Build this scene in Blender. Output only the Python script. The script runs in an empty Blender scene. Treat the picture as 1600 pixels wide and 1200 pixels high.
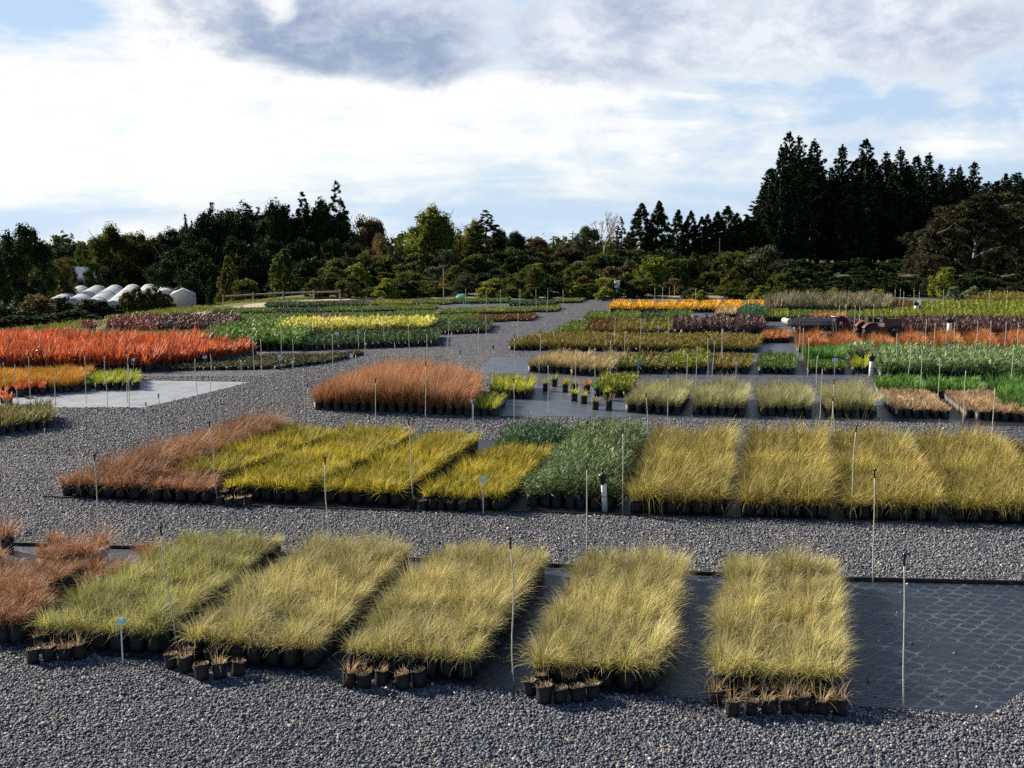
import bpy, math, random
import numpy as np
from mathutils import Vector, Matrix

random.seed(7)
RNG = np.random.default_rng(11)
PI = math.pi
scene = bpy.context.scene
COL = scene.collection

# ------------------------------------------------------------------ camera model (used to lay the place out on its ground)
F, EYE, HORIZON = 1650.0, 4.5, 368.0
PITCH = math.atan((600 - HORIZON) / F)
CP, SN = math.cos(PITCH), math.sin(PITCH)

def ray(u, v):
    x, y = (u - 800) / F, (600 - v) / F
    return (x, CP + y * SN, -SN + y * CP)

def G(u, v, z=0.0):
    d = ray(u, v); t = (z - EYE) / d[2]
    return (d[0] * t, d[1] * t)

def AT(u, v, Y):
    d = ray(u, v); t = Y / d[1]
    return (d[0] * t, Y, EYE + d[2] * t)

def sstep(x):
    x = min(1.0, max(0.0, x)); return x * x * (3 - 2 * x)

_A, _C = G(0, 523), G(455, 465.5)
_lx, _ly = _C[0] - _A[0], _C[1] - _A[1]
_ll = math.hypot(_lx, _ly)
def terrain(x, y):
    d = ((x - _A[0]) * (-_ly) + (y - _A[1]) * _lx) / _ll     # >0 beyond the left edge of the terrace
    z1 = -8.6 * sstep((d - .8) / 26.0)
    z2 = -2.2 * sstep((y - 80) / 50.0) * sstep((8 - x) / 34.0)
    return min(z1, z2) - .0105 * max(0.0, y - 240)

# ------------------------------------------------------------------ object helpers
def tag(o, label=None, cat=None, group=None, kind=None):
    if label: o["label"] = label
    if cat: o["category"] = cat
    if group: o["group"] = group
    if kind: o["kind"] = kind
    return o

def link(o, parent=None):
    COL.objects.link(o)
    if parent is not None: o.parent = parent
    return o

def empty(name, loc=(0, 0, 0), rz=0.0, scale=(1, 1, 1)):
    o = bpy.data.objects.new(name, None)
    o.location = loc; o.rotation_euler = (0, 0, rz); o.scale = scale
    o.empty_display_size = 0.2
    return link(o)

def meshobj(name, me, parent=None, loc=None, rz=0.0):
    o = bpy.data.objects.new(name, me)
    if loc is not None: o.location = loc
    o.rotation_euler = (0, 0, rz)
    return link(o, parent)

class MB:
    """collects polygons; build() makes one mesh"""
    def __init__(self): self.v = []; self.f = []
    def add(self, vs, fs):
        b = len(self.v); self.v.extend([tuple(p) for p in vs]); self.f.extend([tuple(i + b for i in f) for f in fs]); return self
    def box(self, c, s, rz=0.0, taper=1.0):
        hx, hy, hz = s[0] / 2, s[1] / 2, s[2] / 2
        cr, sr = math.cos(rz), math.sin(rz)
        vs = []
        for k, z in ((1, -hz), (taper, hz)):
            for x, y in ((-hx, -hy), (hx, -hy), (hx, hy), (-hx, hy)):
                x, y = x * k, y * k
                vs.append((c[0] + x * cr - y * sr, c[1] + x * sr + y * cr, c[2] + z))
        return self.add(vs, [(3, 2, 1, 0), (4, 5, 6, 7), (0, 1, 5, 4), (1, 2, 6, 5), (2, 3, 7, 6), (3, 0, 4, 7)])
    def tube(self, pts, radii, n=6, caps=True):
        pts = [Vector(p) for p in pts]
        if not hasattr(radii, "__len__"): radii = [radii] * len(pts)
        vs, fs = [], []
        for i, p in enumerate(pts):
            d = (pts[min(i + 1, len(pts) - 1)] - pts[max(i - 1, 0)]).normalized()
            a = Vector((0, 0, 1)) if abs(d.z) < 0.9 else Vector((1, 0, 0))
            e1 = d.cross(a).normalized(); e2 = d.cross(e1)
            for k in range(n):
                t = 2 * PI * k / n
                vs.append(p + (e1 * math.cos(t) + e2 * math.sin(t)) * radii[i])
        for i in range(len(pts) - 1):
            for k in range(n):
                a, b = i * n + k, i * n + (k + 1) % n
                fs.append((a, a + n, b + n, b))
        if caps:
            fs.append(tuple(range(n))); fs.append(tuple(range((len(pts) - 1) * n + n - 1, (len(pts) - 1) * n - 1, -1)))
        return self.add(vs, fs)
    def lathe(self, c, prof, n=14, axis="z"):
        vs, fs = [], []
        for r, h in prof:
            for k in range(n):
                t = 2 * PI * k / n
                p = (r * math.cos(t), r * math.sin(t), h)
                if axis == "x": p = (h, p[0], p[1])
                if axis == "y": p = (p[0], h, p[1])
                vs.append((c[0] + p[0], c[1] + p[1], c[2] + p[2]))
        for i in range(len(prof) - 1):
            for k in range(n):
                a, b = i * n + k, i * n + (k + 1) % n
                fs.append((a, b, b + n, a + n))
        fs.append(tuple(range(n - 1, -1, -1))); fs.append(tuple(range((len(prof) - 1) * n, len(prof) * n)))
        return self.add(vs, fs)
    def mesh(self, name, mat=None, smooth=False):
        me = bpy.data.meshes.new(name); me.from_pydata(self.v, [], self.f)
        if mat: me.materials.append(mat)
        if smooth: me.polygons.foreach_set("use_smooth", [True] * len(me.polygons))
        me.update(); return me
    def build(self, name, mat=None, parent=None, smooth=False):
        return meshobj(name, self.mesh(name, mat, smooth), parent)

def np_mesh(name, verts, quads=None, tris=None, tint=None, mat=None, smooth=False):
    me = bpy.data.meshes.new(name)
    nq = 0 if quads is None else len(quads); nt = 0 if tris is None else len(tris)
    me.vertices.add(len(verts)); me.vertices.foreach_set("co", np.ascontiguousarray(verts, dtype=np.float32).ravel())
    loops = []
    if nq: loops.append(quads.ravel())
    if nt: loops.append(tris.ravel())
    loops = np.concatenate(loops).astype(np.int32)
    me.loops.add(len(loops)); me.loops.foreach_set("vertex_index", loops)
    me.polygons.add(nq + nt)
    st = np.concatenate([np.arange(nq) * 4, nq * 4 + np.arange(nt) * 3]).astype(np.int32)
    me.polygons.foreach_set("loop_start", st)
    me.update(calc_edges=True)
    if tint is not None:
        at = me.attributes.new("tint", "FLOAT_COLOR", "POINT")
        at.data.foreach_set("color", np.ascontiguousarray(tint, dtype=np.float32).ravel())
    if smooth: me.polygons.foreach_set("use_smooth", np.ones(nq + nt, dtype=bool))
    if mat: me.materials.append(mat)
    return me

# ------------------------------------------------------------------ materials
def new_mat(name):
    m = bpy.data.materials.new(name); m.use_nodes = True
    nt = m.node_tree; nt.nodes.clear()
    out = nt.nodes.new("ShaderNodeOutputMaterial")
    return m, nt, out

def ramp(nt, fac, stops, interp="LINEAR"):
    r = nt.nodes.new("ShaderNodeValToRGB"); r.color_ramp.interpolation = interp
    el = r.color_ramp.elements
    while len(el) < len(stops): el.new(0.5)
    for e, (p, c) in zip(el, stops):
        e.position = p; e.color = (c[0], c[1], c[2], 1)
    if fac is not None: nt.links.new(fac, r.inputs[0])
    return r.outputs[0]

def math_n(nt, op, a, b=None, c=None, clamp=False):
    n = nt.nodes.new("ShaderNodeMath"); n.operation = op; n.use_clamp = clamp
    for i, x in enumerate((a, b, c)):
        if x is None: continue
        if isinstance(x, (int, float)): n.inputs[i].default_value = x
        else: nt.links.new(x, n.inputs[i])
    return n.outputs[0]

def mixc(nt, fac, a, b, mode="MIX"):
    n = nt.nodes.new("ShaderNodeMix"); n.data_type = "RGBA"; n.blend_type = mode
    for s, x in ((n.inputs[0], fac), (n.inputs[6], a), (n.inputs[7], b)):
        if isinstance(x, (int, float)): s.default_value = x
        elif isinstance(x, (tuple, list)): s.default_value = (x[0], x[1], x[2], 1)
        else: nt.links.new(x, s)
    return n.outputs[2]

def noise(nt, vec, scale, detail=4, rough=0.55, dist=0.0):
    n = nt.nodes.new("ShaderNodeTexNoise")
    n.inputs["Scale"].default_value = scale; n.inputs["Detail"].default_value = detail
    n.inputs["Roughness"].default_value = rough; n.inputs["Distortion"].default_value = dist
    if vec is not None: nt.links.new(vec, n.inputs["Vector"])
    return n.outputs[0]

def simple_mat(name, col, rough=0.6, metal=0.0, var=0.25, scale=30.0, bump=0.0):
    """principled with procedural wear"""
    m, nt, out = new_mat(name)
    tc = nt.nodes.new("ShaderNodeTexCoord")
    nz = noise(nt, tc.outputs["Object"], scale, 5)
    dark = tuple(c * (1 - var) for c in col); light = tuple(min(1, c * (1 + var)) for c in col)
    c = ramp(nt, nz, [(0.3, dark), (0.7, light)])
    p = nt.nodes.new("ShaderNodeBsdfPrincipled")
    nt.links.new(c, p.inputs["Base Color"])
    p.inputs["Roughness"].default_value = rough; p.inputs["Metallic"].default_value = metal
    if bump:
        b = nt.nodes.new("ShaderNodeBump"); b.inputs["Strength"].default_value = bump; b.inputs["Distance"].default_value = 0.01
        nt.links.new(nz, b.inputs["Height"]); nt.links.new(b.outputs[0], p.inputs["Normal"])
    nt.links.new(p.outputs[0], out.inputs[0])
    return m

def leaf_mat(name, stops, tip=None, tipamt=0.0, trans=0.3, pvar=0.35, gloss=0.0, patch=None):
    """foliage: colour per blade (tint.r), tip colour (tint.g runs root to tip), per plant strength (tint.b)"""
    m, nt, out = new_mat(name)
    at = nt.nodes.new("ShaderNodeAttribute"); at.attribute_name = "tint"
    sp = nt.nodes.new("ShaderNodeSeparateColor"); nt.links.new(at.outputs["Color"], sp.inputs[0])
    k = len(stops)
    c = ramp(nt, sp.outputs[0], [(i / max(1, k - 1), s) for i, s in enumerate(stops)])
    if tip is not None:
        f = math_n(nt, "MULTIPLY", math_n(nt, "POWER", sp.outputs[1], 1.6), tipamt)
        c = mixc(nt, f, c, tip)
    v = math_n(nt, "MULTIPLY_ADD", sp.outputs[2], pvar * 2, 1 - pvar)
    hsv = nt.nodes.new("ShaderNodeHueSaturation")
    nt.links.new(v, hsv.inputs["Value"]); nt.links.new(c, hsv.inputs["Color"])
    c = hsv.outputs[0]
    d = nt.nodes.new("ShaderNodeBsdfPrincipled")
    d.inputs["Roughness"].default_value = 0.62
    d.inputs["Specular IOR Level"].default_value = max(0.0, 0.2 + gloss)
    nt.links.new(c, d.inputs["Base Color"])
    t = nt.nodes.new("ShaderNodeBsdfTranslucent"); nt.links.new(c, t.inputs[0])
    mx = nt.nodes.new("ShaderNodeMixShader"); mx.inputs[0].default_value = trans
    nt.links.new(d.outputs[0], mx.inputs[1]); nt.links.new(t.outputs[0], mx.inputs[2])
    nt.links.new(mx.outputs[0], out.inputs[0])
    return m

# ------------------------------------------------------------------ blade and leaf generators
def blades(base, az, tilt, L, w, droop, seg, rand, prand, tw=None):
    """N arching tapered blades, seg segments each -> verts, quads, tris, tint"""
    N = len(base)
    t = np.linspace(0, 1, seg + 1)
    th = tilt[:, None] + droop[:, None] * (t[None, 1:] - 0.5 / seg)
    hs = np.concatenate([np.zeros((N, 1)), np.cumsum(np.sin(th), 1)], 1) * (L / seg)[:, None]
    zs = np.concatenate([np.zeros((N, 1)), np.cumsum(np.cos(th), 1)], 1) * (L / seg)[:, None]
    ca, sa = np.cos(az), np.sin(az)
    P = np.stack([base[:, 0:1] + ca[:, None] * hs, base[:, 1:2] + sa[:, None] * hs, base[:, 2:3] + zs], 2)
    tw = az + PI / 2 + (RNG.normal(0, 0.5, N) if tw is None else tw)
    S = np.stack([np.cos(tw), np.sin(tw), np.zeros(N)], 1)
    wd = 0.5 * w[:, None] * np.clip(1.0 - t[None, :] ** 1.7, 0, 1) * np.where(t[None, :] == 0, 0.75, 1.0)
    nv = 2 * seg + 1
    V = np.empty((N, nv, 3)); T = np.empty((N, nv, 4))
    for s in range(seg):
        off = S * wd[:, s:s + 1]
        V[:, 2 * s] = P[:, s] - off; V[:, 2 * s + 1] = P[:, s] + off
        T[:, 2 * s, 1] = t[s]; T[:, 2 * s + 1, 1] = t[s]
    V[:, -1] = P[:, -1]; T[:, -1, 1] = 1
    T[:, :, 0] = rand[:, None]; T[:, :, 2] = prand[:, None]; T[:, :, 3] = 1
    b = (np.arange(N) * nv)[:, None]
    quads = np.concatenate([b + np.array([[2 * s, 2 * s + 1, 2 * s + 3, 2 * s + 2]]) for s in range(seg - 1)]) if seg > 1 else None
    tris = b + np.array([[2 * seg - 2, 2 * seg - 1, 2 * seg]])
    return V.reshape(-1, 3), quads, tris, T.reshape(-1, 4)

def leaves(pos, size, rand, prand, aspect=0.5, flat=0.0):
    """N diamond leaves with random orientation"""
    N = len(pos)
    n = RNG.normal(0, 1, (N, 3)); n[:, 2] = np.abs(n[:, 2]) + flat
    n /= np.linalg.norm(n, axis=1)[:, None]
    a = RNG.normal(0, 1, (N, 3)); e1 = np.cross(n, a); e1 /= np.linalg.norm(e1, axis=1)[:, None]
    e2 = np.cross(n, e1)
    s = size[:, None]
    V = np.stack([pos - e1 * s * 0.5, pos - e2 * s * aspect * 0.5 + n * s * 0.06, pos + e1 * s * 0.5, pos + e2 * s * aspect * 0.5 + n * s * 0.06], 1)
    T = np.empty((N, 4, 4)); T[:, :, 0] = rand[:, None]; T[:, :, 1] = 0.5; T[:, :, 2] = prand[:, None]; T[:, :, 3] = 1
    q = (np.arange(N) * 4)[:, None] + np.arange(4)[None, :]
    return V.reshape(-1, 3), q, None, T.reshape(-1, 4)

def foliage_geo(kind, plants, h, n, L, w, tilt, droop, seg, z0, r0, bias=(0.0, 0.0), hvar=0.15, lean=None):
    """plants (P,2) -> geometry of all their leaves.  h = height of the foliage above z0"""
    Pn = len(plants)
    ph = 1 + RNG.normal(0, hvar, Pn)                     # each plant its own vigour
    wx, wy = plants[:, 0] + 40.3, plants[:, 1] + 31.7
    ph *= .80 + .36 * noise2(wx, wy, .30, 3); ph = np.where(RNG.random(Pn) < .05, ph * .72, ph)
    pr = np.clip(.55 * RNG.random(Pn) + .75 * noise2(wx, wy, .7, 8) - .15, 0, 1)
    bx = bias[0] * .6 + .45 * (noise2(wx, wy, .45, 21) - .5) + RNG.normal(0, .13, Pn); by = bias[1] * .6 + .45 * (noise2(wx, wy, .45, 22) - .5) + RNG.normal(0, .13, Pn)
    if lean is not None: bx = bx + lean[:, 0]; by = by + lean[:, 1]
    idx = np.repeat(np.arange(Pn), n)
    N = len(idx)
    az = RNG.uniform(0, 2 * PI, N)
    rand = np.clip(RNG.normal(0.5, 0.22, N) + .22 * (noise2(wx, wy, 1.1, 9)[idx] - .5), 0, 1)
    if kind == "grass":
        rr = r0 * np.sqrt(RNG.random(N))
        a2 = az + RNG.normal(0, 0.9, N)
        base = np.stack([plants[idx, 0] + rr * np.cos(a2), plants[idx, 1] + rr * np.sin(a2), np.full(N, z0)], 1)
        ln = h * RNG.uniform(L[0], L[1], N) * ph[idx]
        tl = np.abs(RNG.normal(0, tilt, N))
        dr = RNG.uniform(droop[0], droop[1], N)
        # a light breeze bends everything one way
        vx = np.cos(az) * (tl + dr * .5) + bx[idx]; vy = np.sin(az) * (tl + dr * .5) + by[idx]
        az = np.arctan2(vy, vx)
        return blades(base, az, tl, ln, w * RNG.uniform(.7, 1.3, N), dr, seg, rand, pr[idx])
    if kind == "leaf":
        d = RNG.normal(0, 1, (N, 3)); d[:, 2] = np.abs(d[:, 2]); d /= np.linalg.norm(d, axis=1)[:, None]
        rad = RNG.random(N) ** 0.45
        base = np.stack([plants[idx, 0] + d[:, 0] * rad * r0, plants[idx, 1] + d[:, 1] * rad * r0,
                         z0 + d[:, 2] * rad * h * 0.92 * ph[idx]], 1)
        az = np.arctan2(d[:, 1], d[:, 0]) + RNG.normal(0, 0.6, N)
        ln = RNG.uniform(L[0], L[1], N)
        tl = np.abs(RNG.normal(tilt, 0.45, N)); dr = RNG.uniform(droop[0], droop[1], N)
        return blades(base, az, tl, ln, w * RNG.uniform(.7, 1.3, N), dr, seg, rand, pr[idx])

def merge_geo(gs):
    V, Q, Tr, T = [], [], [], []; b = 0
    for v, q, t, c in gs:
        V.append(v); T.append(c)
        if q is not None: Q.append(q + b)
        if t is not None: Tr.append(t + b)
        b += len(v)
    return np.concatenate(V), (np.concatenate(Q) if Q else None), (np.concatenate(Tr) if Tr else None), np.concatenate(T)

def noise2(x, y, sc, seed):
    """cheap smooth value noise (python side)"""
    r = np.random.default_rng(seed); tab = r.random((64, 64))
    X, Y = np.asarray(x) / sc, np.asarray(y) / sc
    xi, yi = np.floor(X).astype(int), np.floor(Y).astype(int)
    fx, fy = X - xi, Y - yi; fx = fx * fx * (3 - 2 * fx); fy = fy * fy * (3 - 2 * fy)
    g = lambda i, j: tab[i % 64, j % 64]
    return (g(xi, yi) * (1 - fx) + g(xi + 1, yi) * fx) * (1 - fy) + (g(xi, yi + 1) * (1 - fx) + g(xi + 1, yi + 1) * fx) * fy
SKY_STR, CLOUD_STR = 0.05, 0.44
# ------------------------------------------------------------------ species of the nursery stock
FM = {}
def species(key, kind, stops, n, L, w, tilt, droop, tip=None, tipamt=0.0, trans=0.3, r0=0.07, bias=(0.12, 0.1), pvar=0.3, hvar=0.12, gloss=0.0):
    FM[key] = dict(mat=leaf_mat("leaf_" + key, stops, tip, tipamt, trans, pvar, gloss), kind=kind, n=n, L=L, w=w, tilt=tilt, droop=droop, r0=r0, bias=bias, hvar=hvar)

species("straw", "grass", [(.035, .06, .009), (.15, .165, .028), (.40, .355, .088), (.74, .61, .28)], 260, (.45, 1.15), .0050, .34, (.1, 2.1), tip=(.86, .74, .44), tipamt=.55, hvar=.17, trans=.25)  # blond tips, brightened further as painted highlights
species("straw_green", "grass", [(.032, .058, .008), (.125, .15, .025), (.32, .32, .08), (.64, .57, .27)], 260, (.45, 1.12), .0050, .34, (.1, 2.1), tip=(.76, .68, .32), tipamt=.5, hvar=.17, trans=.25)
species("dry", "grass", [(.22, .12, .05), (.38, .23, .11), (.5, .36, .2), (.6, .48, .32)], 46, (.35, 1.1), .0055, .55, (.1, 1.6), tip=(.6, .48, .3), tipamt=.3)
species("red_brown", "grass", [(.055, .023, .010), (.17, .066, .028), (.33, .15, .068), (.54, .34, .2)], 220, (.5, 1.12), .0060, .40, (.3, 2.3), tip=(.58, .36, .22), tipamt=.5, hvar=.17, trans=.22)
species("tall_red", "grass", [(.09, .037, .015), (.26, .105, .036), (.46, .215, .088), (.68, .43, .25)], 230, (.5, 1.15), .0058, .28, (.1, 1.2), tip=(.62, .36, .21), tipamt=.5, trans=.25)
species("yellow", "grass", [(.05, .07, .008), (.20, .215, .018), (.44, .395, .04), (.69, .54, .11)], 175, (.5, 1.1), .0085, .42, (.2, 1.6), tip=(.55, .36, .05), tipamt=.35, trans=.28)
species("olive", "grass", [(.038, .045, .007), (.135, .135, .024), (.34, .295, .055), (.66, .52, .18)], 220, (.5, 1.12), .0062, .38, (.3, 2.4), tip=(.70, .54, .22), tipamt=.45, hvar=.17, trans=.23)
species("willow_leaf", "leaf", [(.024, .055, .013), (.07, .125, .032), (.15, .225, .065), (.37, .42, .21)], 330, (.07, .12), .015, 1.0, (.1, 1.2), trans=.18, r0=.17, gloss=.3)
species("dark_leaf", "leaf", [(.015, .05, .02), (.035, .10, .035), (.08, .17, .07)], 300, (.06, .10), .017, 1.0, (.1, .8), trans=.18, r0=.16, gloss=.25)
species("pale_grey", "grass", [(.15, .155, .06), (.29, .29, .125), (.43, .41, .21), (.55, .52, .32)], 240, (.6, 1.1), .0052, .30, (.2, 1.3), trans=.23, bias=(-.25, .05))
species("lime", "grass", [(.10, .15, .012), (.25, .30, .025), (.42, .45, .05), (.5, .46, .08)], 140, (.5, 1.1), .009, .45, (.2, 1.5), trans=.28)
species("pink_tan", "grass", [(.2, .15, .05), (.40, .27, .14), (.52, .37, .23), (.6, .48, .34)], 170, (.5, 1.1), .006, .4, (.1, 1.2), trans=.22)
species("tan", "grass", [(.17, .13, .05), (.34, .25, .11), (.48, .37, .19), (.6, .5, .32)], 220, (.6, 1.1), .0055, .3, (.2, 1.3), trans=.22)
species("fresh", "grass", [(.018, .07, .012), (.05, .15, .02), (.11, .25, .04), (.25, .36, .1)], 130, (.5, 1.1), .010, .38, (.1, 1.1), trans=.22)
species("grey_leaf", "leaf", [(.04, .085, .02), (.12, .20, .06), (.25, .34, .14), (.45, .52, .30)], 240, (.09, .17), .022, .75, (.1, 1.0), trans=.2, r0=.2, gloss=.25)
species("green_flat", "leaf", [(.035, .075, .013), (.085, .15, .03), (.18, .25, .055)], 150, (.05, .10), .022, .8, (.1, .8), trans=.25, r0=.15)
species("yellow_green", "leaf", [(.08, .12, .015), (.2, .23, .03), (.34, .33, .05)], 150, (.06, .12), .024, .8, (.1, .8), trans=.22, r0=.15)
species("mixed", "leaf", [(.03, .05, .015), (.1, .14, .03), (.26, .24, .06), (.3, .13, .06)], 150, (.07, .13), .028, .8, (.1, .9), trans=.25, r0=.16, hvar=.3)
species("olive_brown", "leaf", [(.06, .06, .012), (.14, .125, .022), (.25, .2, .04), (.3, .2, .06)], 140, (.08, .15), .02, .8, (.1, .9), trans=.25, r0=.16)
species("rust", "grass", [(.17, .05, .015), (.36, .13, .04), (.50, .21, .075), (.58, .30, .14)], 190, (.5, 1.1), .007, .4, (.3, 1.7), trans=.22)
species("orange", "grass", [(.12, .03, .01), (.36, .07, .02), (.60, .135, .042), (.78, .34, .18)], 75, (.5, 1.15), .022, .32, (.0, .8), trans=.28, r0=.1, gloss=.2)
species("amber", "grass", [(.20, .09, .012), (.42, .19, .02), (.58, .3, .035), (.6, .36, .06)], 180, (.5, 1.1), .007, .3, (.1, .8), trans=.25)
species("gold", "leaf", [(.35, .2, .02), (.72, .40, .04), (.9, .56, .09)], 110, (.09, .16), .035, .6, (.1, .8), trans=.25, r0=.16)
species("purple", "leaf", [(.02, .012, .012), (.055, .022, .024), (.10, .045, .045), (.28, .18, .17)], 170, (.07, .13), .026, .6, (.1, .7), trans=.15, r0=.17, gloss=.3)
species("wine", "leaf", [(.04, .012, .012), (.12, .025, .025), (.2, .06, .05), (.42, .25, .22)], 170, (.08, .13), .03, .6, (.1, .7), trans=.2, r0=.18, gloss=.3)
species("brown", "leaf", [(.06, .03, .008), (.13, .07, .015), (.2, .115, .025)], 130, (.05, .10), .02, .7, (.1, .8), trans=.2, r0=.14)
species("leafy_green", "leaf", [(.025, .06, .010), (.065, .14, .02), (.14, .25, .035), (.28, .36, .09)], 170, (.09, .15), .038, .9, (.1, .9), trans=.25, r0=.2, gloss=.15)
species("cream", "leaf", [(.3, .32, .05), (.62, .58, .13), (.8, .72, .25)], 110, (.13, .22), .05, .8, (.1, .9), trans=.22, r0=.19)
species("dark_green", "leaf", [(.02, .045, .015), (.045, .09, .03), (.09, .15, .05)], 140, (.05, .10), .02, .7, (.1, .8), trans=.2, r0=.15)
species("mid_green", "leaf", [(.05, .085, .014), (.12, .175, .032), (.23, .27, .06)], 140, (.05, .10), .022, .7, (.1, .8), trans=.25, r0=.15)
species("bronze", "grass", [(.05, .055, .015), (.13, .12, .03), (.23, .2, .07), (.34, .3, .14)], 90, (.5, 1.1), .012, .5, (.1, .9), trans=.25, gloss=.15)
species("blue_green", "leaf", [(.02, .07, .035), (.05, .14, .075), (.1, .21, .12)], 150, (.08, .14), .02, .8, (.1, .8), trans=.2, r0=.18)
species("seedling", "leaf", [(.02, .03, .01), (.05, .065, .02), (.09, .09, .03), (.11, .06, .03)], 60, (.04, .08), .018, .7, (.1, .8), trans=.2, r0=.07)
species("plume", "grass", [(.03, .034, .014), (.085, .085, .042), (.22, .195, .12), (.42, .38, .28)], 120, (.5, 1.15), .014, .25, (.0, .9), trans=.25)

POT = simple_mat("black_polythene", (.011, .011, .013), 0.62, var=.5, scale=40, bump=.4)
SOIL = simple_mat("potting_mix", (.035, .026, .02), 0.95, var=.6, scale=120, bump=.8)
PALEPOT = simple_mat("pale_grey_pot", (.42, .44, .47), 0.5, var=.15, scale=20)

def pot_mesh(name, r=.088, h=.2, seed=0, n=18):
    rg = random.Random(seed); mb = MB(); vs, fs = [], []
    ph = [rg.uniform(0, 6.28) for _ in range(3)]
    prof = [(.90, 0), (.93, .3), (.97, .7), (1.0, .93), (1.03, .95), (1.03, 1.0), (.97, 1.0), (.95, .86)]
    for j, (k, z) in enumerate(prof):
        for i in range(n):
            a = 2 * PI * i / n
            rr = r * k * (1 + .03 * math.sin(2 * a + ph[0] + z) + .018 * math.sin(5 * a + ph[1] + 3 * z))
            vs.append((rr * math.cos(a), rr * math.sin(a), h * z + (.006 * math.sin(3 * a + ph[2]) if z > .9 else 0)))
    for j in range(len(prof) - 1):
        for i in range(n):
            a, b = j * n + i, j * n + (i + 1) % n
            fs.append((a, b, b + n, a + n))
    fs.append(tuple(range(n - 1, -1, -1)))
    mb.add(vs, fs)
    me = mb.mesh(name, POT, True); return me

def soil_mesh(name, r=.083, z=.178, seed=0, n=14):
    rg = random.Random(seed); vs = [(0, 0, z + .008)]; fs = []
    for k, q in enumerate((.5, 1.0)):
        for i in range(n):
            a = 2 * PI * i / n; rr = r * q
            vs.append((rr * math.cos(a), rr * math.sin(a), z + rg.uniform(-.006, .008)))
    for i in range(n):
        j = (i + 1) % n
        fs.append((0, 1 + i, 1 + j)); fs.append((1 + i, 1 + n + i, 1 + n + j, 1 + j))
    mb = MB(); mb.add(vs, fs); return mb.mesh(name, SOIL)

POTS = [pot_mesh("pot_mesh", seed=k) for k in range(4)]
SOILS = [soil_mesh("soil_mesh", seed=k) for k in range(2)]
_single = {}
def single_foliage(sp, h, Y, k, pot_h=.2):
    key = (sp, round(h, 2), round(Y / 4), k)
    if key not in _single:
        s = FM[sp]
        lod = max(1.0, Y / 11.0)
        n = max(8, int(s["n"] * lod ** -1.0)); w = s["w"] * lod ** .85
        seg = 3 if Y < 22 else 2
        g = foliage_geo(s["kind"], np.zeros((1, 2)), h, n, s["L"], w, s["tilt"] * 1.15, s["droop"], seg, pot_h * .88, s["r0"], s["bias"], s["hvar"])
        _single[key] = np_mesh("foliage_" + sp, *g, mat=s["mat"])
    return _single[key]

def potted(name, label, cat, loc, sp, h, group=None, k=None, scale=1.0, rz=None, potmat=None, tilt=0.0):
    k = RNG.integers(0, 4) if k is None else k
    r = empty(name, loc, RNG.uniform(0, 6.28) if rz is None else rz, (scale,) * 3)
    if tilt: r.rotation_euler = (RNG.normal(0, tilt), RNG.normal(0, tilt), r.rotation_euler[2])
    tag(r, label, cat, group)
    p = meshobj("pot", POTS[k % 4], r)
    if potmat:
        p.material_slots[0].link = "OBJECT"; p.material_slots[0].material = potmat
    meshobj("soil", SOILS[k % 2], r)
    f = meshobj("foliage", single_foliage(sp, h, loc[1], int(k)), r)
    # the breeze direction stays the same whichever way the pot is turned
    f.rotation_euler = (0, 0, -r.rotation_euler[2] + RNG.normal(0, .5))
    return r

def bilin(Q, a, b):
    a = np.asarray(a)[:, None]; b = np.asarray(b)[:, None]
    Q = [np.array(q) for q in Q]
    return (Q[0] * (1 - a) + Q[1] * a) * (1 - b) + (Q[3] * (1 - a) + Q[2] * a) * b

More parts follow.
